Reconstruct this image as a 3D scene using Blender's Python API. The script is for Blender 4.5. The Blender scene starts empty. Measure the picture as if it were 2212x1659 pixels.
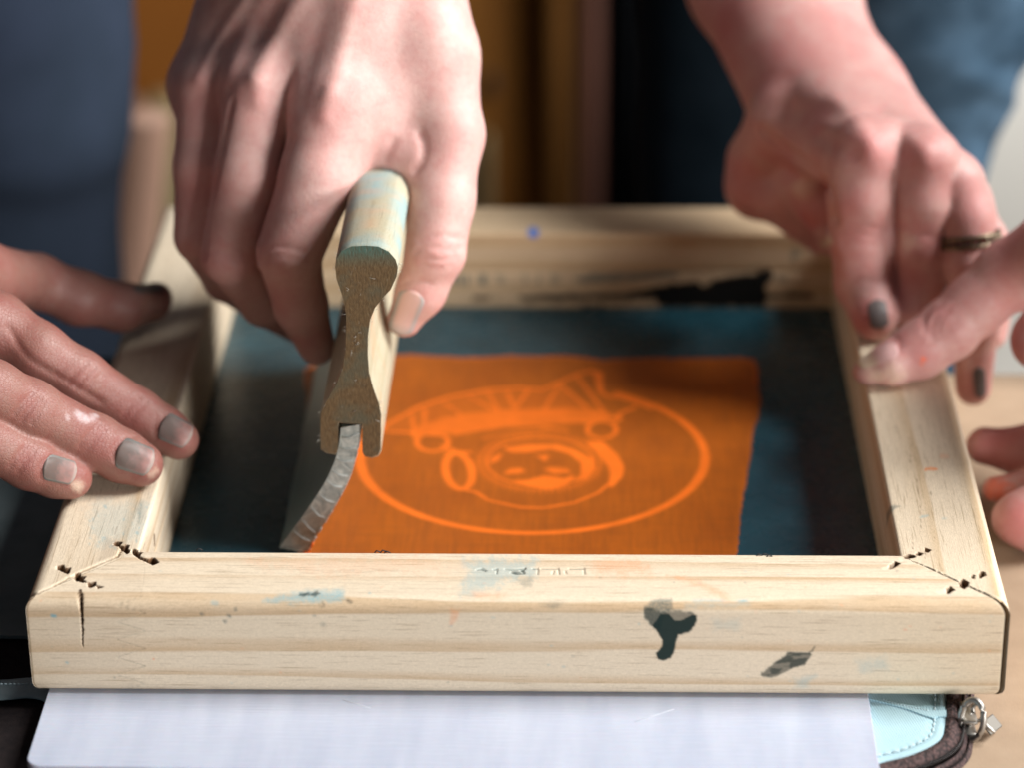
import bpy, math, random
import numpy as np
from mathutils import Matrix, Vector

random.seed(4); rng = np.random.default_rng(4)
scene = bpy.context.scene
S = 0.01                                   # everything is written in centimetres, linked in metres

# ------------------------------------------------------------------ camera, light, exposure
FPX = 6239.77                              # focal length in pixels of a 2212 wide picture
CAM = np.array([2.0516, -76.3098, 47.2824])
_p, _y, _r = 0.446678, -0.027724, -0.008239
FW = np.array([math.sin(_y)*math.cos(_p), math.cos(_y)*math.cos(_p), -math.sin(_p)])
RT = np.array([math.cos(_y), -math.sin(_y), 0.0]); UP = np.cross(RT, FW)
RT, UP = math.cos(_r)*RT + math.sin(_r)*UP, -math.sin(_r)*RT + math.cos(_r)*UP

cam_data = bpy.data.cameras.new('camera'); cam = bpy.data.objects.new('camera', cam_data)
scene.collection.objects.link(cam)
m = Matrix.Identity(4)
for i in range(3):
    m[i][0], m[i][1], m[i][2], m[i][3] = RT[i], UP[i], -FW[i], CAM[i]*S
cam.matrix_world = m
cam_data.sensor_width = 36; cam_data.sensor_fit = 'HORIZONTAL'; cam_data.lens = FPX/2212*36
cam_data.clip_start = 0.02; cam_data.clip_end = 60
cam_data.dof.use_dof = True; cam_data.dof.focus_distance = 0.912; cam_data.dof.aperture_fstop = 5.6
scene.camera = cam

world = bpy.data.worlds.new('World'); scene.world = world; world.use_nodes = True
bg = world.node_tree.nodes['Background']
bg.inputs[0].default_value = (0.80, 0.88, 1.0, 1); bg.inputs[1].default_value = 0.06

def area(name, loc, target, size, size_y, power, col):
    d = bpy.data.lights.new(name, 'AREA'); d.shape = 'RECTANGLE'; d.size = size*S; d.size_y = size_y*S
    d.energy = power; d.color = col
    o = bpy.data.objects.new(name, d); scene.collection.objects.link(o)
    o.location = Vector(loc)*S
    o.rotation_euler = (Vector(target)-Vector(loc)).to_track_quat('-Z', 'Y').to_euler()
    return o
area('window_light', (166, 14, 152), (0, 14, 4), 94, 100, 95, (1.0, 0.985, 0.955))
area('room_window', (190, -190, 46), (0, 4, 2), 90, 50, 58, (1.0, 0.98, 0.95))

scene.view_settings.view_transform = 'Standard'; scene.view_settings.look = 'None'
scene.view_settings.gamma = 1; scene.view_settings.exposure = 0.08
scene.view_settings.use_curve_mapping = False
scene.cycles.use_denoising = True

# ------------------------------------------------------------------ measuring helpers
def ray(x, y): return FW*FPX + RT*(x-1106) - UP*(y-829.5)
def atz(x, y, z): d = ray(x, y); return CAM + d*((z-CAM[2])/d[2])
def aty(x, y, Y): d = ray(x, y); return CAM + d*((Y-CAM[1])/d[1])
def at(p):
    """(px, py, 'z' or 'y', value) -> point in cm"""
    return atz(p[0], p[1], p[3]) if p[2] == 'z' else aty(p[0], p[1], p[3])
def measure(P):
    d = np.asarray(P)-CAM; z = d@FW
    return np.stack([1106+FPX*(d@RT)/z, 829.5-FPX*(d@UP)/z], -1)

def smooth01(x): x = np.clip(x, 0, 1); return x*x*(3-2*x)
def lattice(ix, iy, seed):
    h = (ix.astype(np.int64)*374761393 + iy.astype(np.int64)*668265263 + seed*974711) & 0x7fffffff
    h = ((h ^ (h >> 13))*1274126177) & 0x7fffffff
    return ((h ^ (h >> 16)) & 0xffff)/65535.0
def vnoise(x, y, s, seed=0, octv=3):
    out = 0; amp = 1; tot = 0
    for o in range(octv):
        X, Y = x*s*2**o, y*s*2**o
        ix, iy = np.floor(X), np.floor(Y); fx, fy = smooth01(X-ix), smooth01(Y-iy)
        v = (lattice(ix, iy, seed+o)*(1-fx)+lattice(ix+1, iy, seed+o)*fx)*(1-fy) + \
            (lattice(ix, iy+1, seed+o)*(1-fx)+lattice(ix+1, iy+1, seed+o)*fx)*fy
        out = out + amp*v; tot += amp; amp *= .5
    return out/tot
def d_poly(P, pts, closed=False):
    """distance of 2D points P to a polyline"""
    pts = [np.array(q, float) for q in pts]
    if closed: pts = pts+[pts[0]]
    d = np.full(len(P), 1e9)
    for a, b in zip(pts[:-1], pts[1:]):
        ba = b-a; t = np.clip(((P-a)@ba)/max(ba@ba, 1e-9), 0, 1)
        d = np.minimum(d, np.linalg.norm(P-a-t[:, None]*ba, axis=1))
    return d
def sd_poly(P, pts):
    """signed distance to a closed polygon (negative inside)"""
    d = d_poly(P, pts, True); ins = np.zeros(len(P), bool); n = len(pts)
    for i in range(n):
        (x1, y1), (x2, y2) = pts[i], pts[(i+1) % n]
        if y1 == y2: continue
        c = ((y1 > P[:, 1]) != (y2 > P[:, 1])) & (P[:, 0] < (x2-x1)*(P[:, 1]-y1)/(y2-y1)+x1)
        ins ^= c
    return np.where(ins, -d, d)

# ------------------------------------------------------------------ object helpers
def link(o, parent=None):
    scene.collection.objects.link(o)
    if parent is not None: o.parent = parent
    return o
def mesh_obj(name, V, F, mat=None, parent=None, smooth=True, attrs=None):
    me = bpy.data.meshes.new(name)
    V = np.asarray(V, float)*S
    me.from_pydata(V.tolist(), [], [list(map(int, f)) for f in F] if not isinstance(F, np.ndarray) else F.tolist())
    if smooth: me.polygons.foreach_set('use_smooth', [True]*len(me.polygons))
    if attrs:
        for k, a in attrs.items():
            at_ = me.attributes.new(k, 'FLOAT', 'POINT'); at_.data.foreach_set('value', np.asarray(a, np.float32))
    for mt in (mat if isinstance(mat, (list, tuple)) else [mat]):
        if mt: me.materials.append(mt)
    me.update()
    return link(bpy.data.objects.new(name, me), parent)
def thing(name, loc, label, cat, group=None):
    o = bpy.data.objects.new(name, None); o.empty_display_size = .02; link(o); tag(o, label, cat, group)
    return o
def tag(o, label=None, cat=None, group=None, kind=None):
    if label: o['label'] = label
    if cat: o['category'] = cat
    if group: o['group'] = group
    if kind: o['kind'] = kind
    return o
def box(x0, x1, y0, y1, z0, z1, bev=.15, seg=2):
    import bmesh
    bm = bmesh.new(); bmesh.ops.create_cube(bm, size=1)
    for v in bm.verts:
        v.co = Vector((x0+(v.co.x+.5)*(x1-x0), y0+(v.co.y+.5)*(y1-y0), z0+(v.co.z+.5)*(z1-z0)))
    if bev: bmesh.ops.bevel(bm, geom=bm.edges[:], offset=bev, segments=seg, affect='EDGES', profile=.5)
    V = [tuple(v.co) for v in bm.verts]; bm.verts.index_update()
    F = [[v.index for v in f.verts] for f in bm.faces]; bm.free()
    return V, F
def join(parts):
    V, F = [], []
    for v, f in parts:
        n = len(V); V += [tuple(q) for q in v]; F += [[i+n for i in q] for q in f]
    return V, F
def tube(path, r, seg=10, closed=False, flat=None):
    """tube of radius r (or (r_side, r_up)) along a path of 3D points"""
    P = np.asarray(path, float); n = len(P); V = []; F = []
    for i in range(n):
        if closed: t = P[(i+1) % n]-P[i-1]
        else: t = P[min(i+1, n-1)]-P[max(i-1, 0)]
        t = t/np.linalg.norm(t); up = np.array([0, 0, 1.]) if abs(t[2]) < .9 else np.array([0, 1., 0])
        s = np.cross(t, up); s /= np.linalg.norm(s); u = np.cross(s, t)
        rs, ru = (r[i] if isinstance(r, list) else (r if isinstance(r, tuple) else (r, r)))
        for k in range(seg):
            a = 2*math.pi*k/seg; V.append(P[i]+s*rs*math.cos(a)+u*ru*math.sin(a))
    for i in range(n if closed else n-1):
        j = (i+1) % n
        for k in range(seg):
            k2 = (k+1) % seg; F.append([i*seg+k, i*seg+k2, j*seg+k2, j*seg+k])
    if not closed:
        F.append(list(range(seg))[::-1]); F.append([(n-1)*seg+k for k in range(seg)])
    return V, F
def prism_y(poly, y0, y1, ny=2):
    """(x, z) outline swept along y"""
    n = len(poly); V = []; F = []
    for j in range(ny):
        y = y0+(y1-y0)*j/(ny-1)
        V += [(x, y, z) for x, z in poly]
    for j in range(ny-1):
        for i in range(n):
            k = (i+1) % n; F.append([j*n+i, j*n+k, (j+1)*n+k, (j+1)*n+i])
    F.append(list(range(n))[::-1]); F.append([(ny-1)*n+i for i in range(n)])
    return V, F
def spline(pts, n):
    P = np.asarray(pts, float); P = np.vstack([2*P[0]-P[1], P, 2*P[-1]-P[-2]]); out = []
    segs = len(P)-3
    for i in range(segs):
        a, b, c, d = P[i:i+4]
        for t in np.linspace(0, 1, n, endpoint=(i == segs-1)):
            out.append(.5*((2*b)+(c-a)*t+(2*a-5*b+4*c-d)*t*t+(3*b-a-3*c+d)*t**3))
    return np.array(out)

# ------------------------------------------------------------------ material helpers
class NT:
    def __init__(s, name, rough=.6, base=(.5, .5, .5)):
        s.m = bpy.data.materials.new(name); s.m.use_nodes = True; s.t = s.m.node_tree
        s.b = s.t.nodes['Principled BSDF']; s.b.inputs['Roughness'].default_value = rough
        s.b.inputs['Base Color'].default_value = (*base, 1)
    def n(s, t, **kw):
        o = s.t.nodes.new(t)
        for k, v in kw.items(): setattr(o, k, v)
        return o
    def l(s, a, b): s.t.links.new(a, b)
    def val(s, i, v):
        if hasattr(v, 'is_linked') or isinstance(v, bpy.types.NodeSocket): s.l(v, i)
        elif isinstance(v, (tuple, list)) and len(v) == 3 and i.type == 'RGBA': i.default_value = (*v, 1)
        else: i.default_value = v
    def math(s, op, a, b=0.0, c=None, clamp=False):
        o = s.n('ShaderNodeMath', operation=op); o.use_clamp = clamp
        s.val(o.inputs[0], a); s.val(o.inputs[1], b)
        if c is not None: s.val(o.inputs[2], c)
        return o.outputs[0]
    def mix(s, f, a, b, mode='MIX'):
        o = s.n('ShaderNodeMix', data_type='RGBA', blend_type=mode)
        s.val(o.inputs[0], f); s.val(o.inputs[6], a); s.val(o.inputs[7], b); return o.outputs[2]
    def coords(s, scale=(1, 1, 1), rot=(0, 0, 0), loc=(0, 0, 0)):
        tc = s.n('ShaderNodeTexCoord'); mp = s.n('ShaderNodeMapping')
        mp.inputs['Scale'].default_value = tuple(100*q for q in scale); mp.inputs['Rotation'].default_value = rot
        mp.inputs['Location'].default_value = loc
        s.l(tc.outputs['Object'], mp.inputs[0]); return mp.outputs[0]
    def noise(s, co, scale=1, detail=4, rough=.55, dist=0):
        o = s.n('ShaderNodeTexNoise'); s.l(co, o.inputs['Vector']); o.inputs['Scale'].default_value = scale
        o.inputs['Detail'].default_value = detail; o.inputs['Roughness'].default_value = rough
        o.inputs['Distortion'].default_value = dist; return o.outputs[0]
    def ramp(s, f, stops):
        o = s.n('ShaderNodeValToRGB'); s.val(o.inputs[0], f); e = o.color_ramp.elements
        while len(e) > 2: e.remove(e[-1])
        for i, (p, c) in enumerate(stops):
            q = e[i] if i < 2 else e.new(p)
            q.position = p; q.color = (*c, 1) if len(c) == 3 else c
        return o.outputs[0]
    def attr(s, name):
        o = s.n('ShaderNodeAttribute'); o.attribute_name = name; return o.outputs['Fac']
    def color(s, c): s.val(s.b.inputs['Base Color'], c)
    def bump(s, h, strength=.3, dist=.05):
        o = s.n('ShaderNodeBump'); o.inputs['Strength'].default_value = strength
        o.inputs['Distance'].default_value = dist*S; s.l(h, o.inputs['Height']); s.l(o.outputs[0], s.b.inputs['Normal'])

def wood_mat(name, light, amber, pith, freq, seed, tint=None, axis='X', dark_fleck=.5, stains=True):
    """softwood: growth rings round a pith line that runs along the piece"""
    w = NT(name, .66); w.b.inputs['Specular IOR Level'].default_value = .2; tc = w.n('ShaderNodeTexCoord'); sx = w.n('ShaderNodeSeparateXYZ')
    mp = w.n('ShaderNodeMapping'); mp.inputs['Scale'].default_value = (100, 100, 100)
    w.l(tc.outputs['Object'], mp.inputs[0]); w.l(mp.outputs[0], sx.inputs[0])
    i = 'XYZ'.index(axis); other = [k for k in range(3) if k != i]
    sc = [3.2]*3; sc[i] = .11
    co = w.coords(tuple(sc), loc=(seed, seed*2.3, seed*.7))
    n1 = w.noise(co, .28, 3, .5)
    dy = w.math('SUBTRACT', sx.outputs[other[0]], pith[0]); dz = w.math('SUBTRACT', sx.outputs[other[1]], pith[1])
    r = w.math('SQRT', w.math('ADD', w.math('MULTIPLY', dy, dy), w.math('MULTIPLY', dz, dz)))
    r = w.math('ADD', r, w.math('MULTIPLY', n1, 1.1))
    fr = w.math('FRACT', w.math('MULTIPLY', r, freq)); n4 = w.noise(w.coords(tuple(q*2 for q in sc), loc=(9, seed, 4)), 1, 3)
    ring = w.ramp(fr, [(0, (0, 0, 0)), (.55, (.08,)*3), (.86, (.9,)*3), (.95, (1,)*3), (.99, (0, 0, 0))])
    amt = w.math('MULTIPLY', ring, w.math('MULTIPLY', w.noise(w.coords(tuple(q*.35 for q in sc), loc=(3, seed, 1)), 1, 2), 1.05))
    col = w.mix(amt, light, amber)
    sc2 = [26]*3; sc2[i] = .55
    fl = w.noise(w.coords(tuple(sc2)), 1, 3, .6)
    col = w.mix(w.math('MULTIPLY', w.ramp(fl, [(.585, (0, 0, 0)), (.66, (1, 1, 1))]), dark_fleck*1.1), col, tuple(q*.55 for q in amber))
    sc3 = [40]*3; sc3[i] = 5
    fib = w.noise(w.coords(tuple(sc3)), 1, 4, .65)
    col = w.mix(.30, col, w.ramp(fib, [(.3, (.35, .33, .3)), (.7, (1, 1, 1))]), 'MULTIPLY')
    spk = w.noise(w.coords((15,)*3), 1, 3, .7); col = w.mix(.28, col, w.ramp(spk, [(.32, (.62, .58, .52)), (.6, (1, 1, 1))]), 'MULTIPLY')
    blot = w.noise(w.coords((.35,)*3, loc=(seed, 5, 2)), 1, 3)
    col = w.mix(w.math('MULTIPLY', w.ramp(blot, [(.45, (0, 0, 0)), (.7, (1, 1, 1))]), .25), col, tuple(q*.8 for q in light))
    if tint: col = w.mix(1.0, col, tint, 'MULTIPLY')
    if stains:
        sp = w.noise(w.coords((22, 22, 22)), 1, 3, .7)
        gr = w.ramp(sp, [(.3, (.35,)*3), (.62, (1,)*3)])
        for k, c in (('blue', (.18, .42, .50)), ('orange', (.80, .30, .12)), ('grey', (.06, .105, .105)), ('dark', (.006, .022, .021)), ('hole', (.115, .046, .013)), ('black', (.006, .006, .006))):
            a = w.attr(k)
            f = w.math('MULTIPLY', a, gr) if k in ('blue', 'orange', 'grey') else a
            col = w.mix(f, col, c)
        col = w.mix(w.math('MULTIPLY', w.attr('pale'), .6), col, (.86, .74, .56))
    w.color(col)
    h = w.math('ADD', w.math('MULTIPLY', fib, .6), w.math('MULTIPLY', fl, .6))
    w.bump(h, .35, .03)
    return w.m

def skin_mat(name, base, red, seed):
    w = NT(name, .42)
    n1 = w.noise(w.coords((.85,)*3, loc=(seed, 0, 0)), 1, 5, .6)
    n2 = w.noise(w.coords((4.5,)*3, loc=(seed, 2, 0)), 1, 3)
    col = w.mix(w.ramp(n1, [(.38, (0, 0, 0)), (.64, (.75,)*3)]), base, tuple(.5*(a+b) for a, b in zip(base, red)))
    col = w.mix(w.math('MULTIPLY', w.ramp(n2, [(.45, (0, 0, 0)), (.7, (1, 1, 1))]), .26), col, red)
    col = w.mix(w.attr('blush'), col, red)
    col = w.mix(w.attr('pale'), col, (.83, .68, .52))
    col = w.mix(w.attr('ink'), col, (.85, .13, .02))
    col = w.mix(w.attr('paint'), col, (.80, .76, .80))
    w.color(col)
    w.b.inputs['Subsurface Weight'].default_value = .22
    w.b.inputs['Subsurface Radius'].default_value = (1, .34, .2)
    w.b.inputs['Subsurface Scale'].default_value = .0035
    w.b.inputs['Specular IOR Level'].default_value = .45
    v = w.n('ShaderNodeTexVoronoi', feature='DISTANCE_TO_EDGE'); v.inputs['Scale'].default_value = 1
    w.l(w.coords((8, 8, 8)), v.inputs['Vector'])
    n3 = w.noise(w.coords((26,)*3), 1, 3, .6)
    h = w.math('ADD', w.math('MULTIPLY', w.math('MINIMUM', v.outputs['Distance'], .12), 2.2), w.math('MULTIPLY', n3, .45))
    w.bump(h, .75, .028)
    return w.m

def cloth_mat(name, a, b, scale, rough=.9, stretch=(1, 1, 1)):
    w = NT(name, rough)
    n = w.noise(w.coords(tuple(scale*q for q in stretch)), 1, 4)
    w.color(w.mix(w.ramp(n, [(.3, (0, 0, 0)), (.7, (1, 1, 1))]), a, b))
    w.b.inputs['Specular IOR Level'].default_value = .12
    w.bump(w.noise(w.coords((18,)*3), 1, 2), .3, .05)
    return w.m

# ------------------------------------------------------------------ setting
floor_m = NT('floor_boards', .5); _n = floor_m.noise(floor_m.coords((.01, .2, .1)), 1, 4)
floor_m.color(floor_m.ramp(_n, [(.3, (.10, .06, .03)), (.7, (.17, .10, .055))]))
V, F = box(-400, 400, -300, 420, -78, -75, 0); tag(mesh_obj('floor', V, F, floor_m.m, smooth=False), kind='structure')
wall_m = NT('wall_paint', .9); _n = wall_m.noise(wall_m.coords((.05,)*3), 1, 3)
wall_m.color(wall_m.ramp(_n, [(.3, (.34, .28, .20)), (.7, (.40, .33, .24))]))
V, F = box(-400, 400, 420, 426, -75, 190, 0); tag(mesh_obj('wall', V, F, wall_m.m, smooth=False), kind='structure')

cab_wood = wood_mat('cabinet_wood', (.31, .108, .017), (.18, .060, .008), (30, -20), .16, 3, axis='X', dark_fleck=.3, stains=False)
cab_dark = wood_mat('cabinet_dark_wood', (.25, .10, .017), (.16, .06, .010), (30, -20), .16, 8, axis='Z', dark_fleck=.3, stains=False)
cab_mid = wood_mat('cabinet_edge_wood', (.16, .066, .013), (.11, .044, .009), (2, 2), .4, 5, axis='Z', stains=False)
cab_pink = wood_mat('cabinet_reddish_wood', (.14, .062, .044), (.10, .042, .030), (2, 2), .4, 6, axis='Z', stains=False)
cab_pale = wood_mat('cabinet_pale_wood', (.36, .29, .155), (.27, .20, .10), (2, 2), .4, 7, axis='Z', stains=False)
black_m = NT('black_gap', .8, (.004, .004, .005)).m

def X130(px, Y=130.): return aty(px, 200, Y)[0]
cabinet = thing('wooden_cabinet', (0, 130, -75), 'brown wooden cabinet far behind the gripping hand, out of focus', 'cabinet')
V, F = box(-60, X130(1252), 134, 175, -75, 10, .3); mesh_obj('carcass', V, F, cab_dark, cabinet, False)
V, F = box(-60, X130(496), 131.2, 134, aty(300, 226, 131)[2], 8, .4); mesh_obj('drawer_front', V, F, cab_wood, cabinet, False)
V, F = box(X130(500), X130(1172), 131.2, 134, -74, 8, .4); mesh_obj('door', V, F, cab_dark, cabinet, False)
V, F = box(X130(1180), X130(1224), 129, 134, -75, 9, .5); mesh_obj('stile', V, F, cab_mid, cabinet, False)
V, F = box(X130(1034), X130(1056), 127.5, 131, -75, aty(1045, 300, 129)[2], .4); mesh_obj('post', V, F, cab_pale, cabinet, False)
V, F = box(X130(326), X130(384), 127.5, 131, -75, aty(350, 215, 129)[2], .4); mesh_obj('post', V, F, cab_pale, cabinet, False)
V, F = join([box(X130(1044), X130(1068), 130.2, 131.15, aty(1050, 205, 130)[2], aty(1050, 165, 130)[2], .4)])
mesh_obj('knob', V, F, black_m, cabinet, False)
dp = thing('door_post', (0, 120, -75), 'dull reddish brown upright post beside the black gap behind', 'post')
V, F = box(X130(1256, 120), X130(1298, 120), 118, 122, -75, 20, .6); mesh_obj('post_body', V, F, cab_pink, dp, False)
V, F = box(X130(1256, 120)-.4, X130(1298, 120)+.4, 117.4, 122.5, -75, -67, .3); mesh_obj('post_foot', V, F, cab_pink, dp, False)
scr = thing('dark_gap_backdrop', (0, 128, -75), 'black curtain standing in for the dark gap between the reddish post and navy trousers', 'backdrop')  # added dark sheet standing in for the black gap beside the post
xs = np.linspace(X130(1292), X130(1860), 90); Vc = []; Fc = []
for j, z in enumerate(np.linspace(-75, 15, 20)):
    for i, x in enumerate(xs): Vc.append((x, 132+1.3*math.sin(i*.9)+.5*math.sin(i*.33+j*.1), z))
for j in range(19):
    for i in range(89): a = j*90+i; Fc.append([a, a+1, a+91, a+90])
co = mesh_obj('gap_backdrop', Vc, Fc, cloth_mat('gap_black_sheet', (.004, .005, .007), (.008, .010, .013), .5), scr)
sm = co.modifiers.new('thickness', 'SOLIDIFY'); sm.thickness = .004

white_m = NT('white_cupboard_paint', .55); _n = white_m.noise(white_m.coords((.08,)*3), 1, 3)
white_m.color(white_m.ramp(_n, [(.3, (.74, .73, .68)), (.7, (.80, .79, .74))]))
cup = thing('white_cupboard', (40, 90, -75), 'pale white cupboard standing behind the jeans at the right edge', 'cupboard')
V, F = box(aty(2040, 300, 84)[0], 80, 86, 120, -73, aty(2200, 60, 84)[2], .5); mesh_obj('carcass', V, F, white_m.m, cup, False)
V, F = box(aty(2052, 300, 84)[0], 78, 84.2, 86, -68, aty(2200, 76, 84)[2], .4); mesh_obj('door', V, F, white_m.m, cup, False)
V, F = box(aty(2040, 300, 84)[0], 80, 85, 118, -75, -73, .1); mesh_obj('plinth', V, F, cab_pink, cup, False)

stl = thing('tan_chair_back', (-27, 70, -75), 'blurred tan wooden chair leg between blue jeans and pale post', 'chair')
a0, a1 = aty(290, 250, 66), aty(256, 610, 66)
def slab(a, b, w): return [(a[0]-w, a[1]), (a[0]+w, a[1])]
V, F = tube([a0+(a0-a1)*.02, a0, a1, a1+(a1-a0)*4], (1.9, 1.5), 14); mesh_obj('leg', V, F, NT('tan_wood', .6, (.62, .38, .28)).m, stl)
V, F = tube([a0+np.array([0, 0, .2]), a0+np.array([-3, 1, .4]), a0+np.array([-12, 4, .5])], (1.4, 1.0), 12); mesh_obj('cross_rail', V, F, NT('tan_wood_rail', .6, (.20, .10, .055)).m, stl)

# table, kraft paper -------------------------------------------------
kraft = NT('kraft_paper', .85)
n1 = kraft.noise(kraft.coords((.9, .9, .9)), 1, 5); n2 = kraft.noise(kraft.coords((16, 5, 10)), 1, 3, .7)
c = kraft.mix(kraft.ramp(n1, [(.3, (0, 0, 0)), (.7, (1, 1, 1))]), (.35, .25, .17), (.405, .295, .205))
kraft.color(kraft.mix(kraft.math('MULTIPLY', kraft.ramp(n2, [(.45, (0, 0, 0)), (.75, (1, 1, 1))]), .3), c, (.42, .29, .19)))
kraft.bump(n2, .25, .02)
table = thing('work_table', (0, -20, -75), 'work table under the brown paper, its back edge just behind the frame', 'table')
tm = wood_mat('table_wood', (.30, .19, .10), (.22, .13, .06), (20, -8), .3, 2, stains=False)
V, F = box(-95, 75, -70, 26, -4.2, -1.15, .2); mesh_obj('tabletop', V, F, tm, table, False)
for x in (-90, 70):
    for y in (-65, 21): V, F = box(x-3, x+3, y-3, y+3, -75, -4.2, .2); mesh_obj('leg', V, F, tm, table, False)
V = []; F = []
for j, y in enumerate(np.linspace(-68, 25.6, 60)):
    for i, x in enumerate(np.linspace(11.0, 72, 60)):
        V.append((x, y, -1.10+.05*vnoise(np.array([x]), np.array([y]), .12, 5)[0]))
for j in range(59):
    for i in range(59): a = j*60+i; F.append([a, a+1, a+61, a+60])
kp = mesh_obj('kraft_paper', V, F, kraft.m); tag(kp, 'brown kraft paper sheet covering the table at the right of the frame', 'paper')
sm = kp.modifiers.new('thickness', 'SOLIDIFY'); sm.thickness = .0003; sm.offset = -1

# ------------------------------------------------------------------ zip case under the frame
twill = NT('pale_blue_twill', .55)
wv = twill.n('ShaderNodeTexWave', wave_type='BANDS', bands_direction='X'); wv.inputs['Scale'].default_value = 1
twill.l(twill.coords((4.0, 4.0, 4.0), rot=(0, 0, math.radians(-14))), wv.inputs['Vector'])
wv.inputs['Distortion'].default_value = .25; wv.inputs['Detail'].default_value = 1
c = twill.mix(wv.outputs[1], (.27, .48, .56), (.42, .63, .70)); twill.color(twill.mix(twill.math('MULTIPLY', twill.noise(twill.coords((.6,)*3)), .25), c, (.52, .66, .74)))
twill.b.inputs['Sheen Weight'].default_value = .3; twill.bump(wv.outputs[1], .35, .03)
tape_m = NT('brown_webbing', .85)
ck = tape_m.n('ShaderNodeTexVoronoi'); ck.inputs['Scale'].default_value = 1; tape_m.l(tape_m.coords((9, 9, 9)), ck.inputs['Vector'])
tape_m.color(tape_m.ramp(ck.outputs['Distance'], [(.15, (.105, .058, .055)), (.75, (.014, .008, .009))]))
tape_m.bump(tape_m.math('SUBTRACT', 1.0, ck.outputs['Distance']), .9, .06)
coil_m = NT('black_zip_coil', .22, (.012, .010, .011)).m
steel = NT('nickel', .42, (.40, .385, .36)); steel.b.inputs['Metallic'].default_value = 1
blackfab = cloth_mat('dark_brown_cloth', (.010, .008, .009), (.020, .015, .015), 3)
lining_shaded = cloth_mat('shaded_blue_lining', (.11, .145, .155), (.17, .21, .22), .5)  # the pale blue lining again, with the hand's shadow put into its colour
thread = NT('grey_thread', .8, (.46, .58, .62)).m
band_m = cloth_mat('grey_blue_binding', (.26, .35, .38), (.34, .43, .46), 2)

case = thing('zip_case', (0, 0, -1), 'open zip case with pale blue lining and brown zipper under the frame', 'case')
zl = -.42
edge = [atz(2043, 1420, zl), atz(2044, 1512, zl), atz(2043, 1572, zl), atz(2030, 1606, zl), atz(1976, 1635, zl), atz(1903, 1655, zl)]
e = [np.array(q[:2]) for q in edge]
path = spline([e[0]+np.array([-.6, 14]), e[0]+np.array([-.1, 6]), e[0], e[1], e[2], e[3], e[4], e[5], e[5]+np.array([-3.2, -1.4]), e[5]+np.array([-12, -3]), e[5]+np.array([-22, -3.2])], 14)
inner_c = np.array([2.0, 4.0])
def offset_path(P, d):
    T = np.gradient(P, axis=0); T /= np.linalg.norm(T, axis=1)[:, None]
    N = np.stack([-T[:, 1], T[:, 0]], 1)        # left of travel = outwards here
    s = np.sign(np.mean(np.sum(N*(P-inner_c), 1)))
    return P+N*s*d
# lining: strips from the stitched edge inwards, with a rounded turned edge
rows = [(0.0, -.50), (0.0, -.40), (-.06, -.33), (-.18, -.30), (-.30, -.315), (-.36, -.345), (-.42, -.315), (-.7, -.30)]
V = []; F = []; npth = len(path)
for d, z in rows:
    o = offset_path(path, d); V += [(q[0], q[1], z) for q in o]
for j in range(len(rows)-1):
    for i in range(npth-1): a = j*npth+i; F.append([a, a+1, a+npth+1, a+npth])
k0 = len(V); F.append([k0-npth+i for i in range(npth)]+[k0]); V.append((-9.0, 14.0, -.30)); mesh_obj('lining', V, F, twill.m, case, True)
V, F = box(-14.2, 10.6, -3.4, 25.5, -.60, -.37, .02); mesh_obj('base_board', V, F, blackfab, case, False)
st = offset_path(path, -.36); parts = []; acc = 0; k = 0
seg = np.r_[0, np.cumsum(np.linalg.norm(np.diff(st, axis=0), axis=1))]
for s0 in np.arange(0.1, seg[-1]-.3, .30):
    q = [np.array([np.interp(s0+t, seg, st[:, 0]), np.interp(s0+t, seg, st[:, 1]), -.322+.035*math.sin(math.pi*t/.22)]) for t in (0, .055, .11, .165, .22)]
    parts.append(tube(q, (.03, .022), 6))
V, F = join(parts); mesh_obj('stitching', V, F, thread, case)
# folded strap of the lining
def flat_px(pts, z, thick):
    P = [atz(x*.1806+1812.5, y*.1806+1421.6, z) for x, y in pts]; n = len(P)
    V = [tuple(q) for q in P]+[tuple(q-np.array([0, 0, thick])) for q in P]
    return V, [list(range(n)), [n+i for i in range(n)][::-1]]+[[i, n+i, n+(i+1) % n, (i+1) % n] for i in range(n)]
V, F = flat_px([(200, 330), (560, 490), (760, 545), (1000, 600), (1160, 632), (1282, 622), (1285, 697), (1180, 700), (1140, 722), (1000, 680), (820, 612), (600, 548), (380, 495), (0, 380)], -.245, .05); mesh_obj('strap', V, F, twill.m, case, False)
parts = []
for k in range(16):
    t = k/16.; parts.append(tube([atz((520+560*u)*.1806+1812.5, (500+135*u+8*math.sin(3*u))*.1806+1421.6, -.235+dz) for u, dz in ((t, -.02), (t+.02, .008), (t+.04, -.02))], .022, 5))
V, F = join(parts); mesh_obj('stitching', V, F, thread, case)
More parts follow.
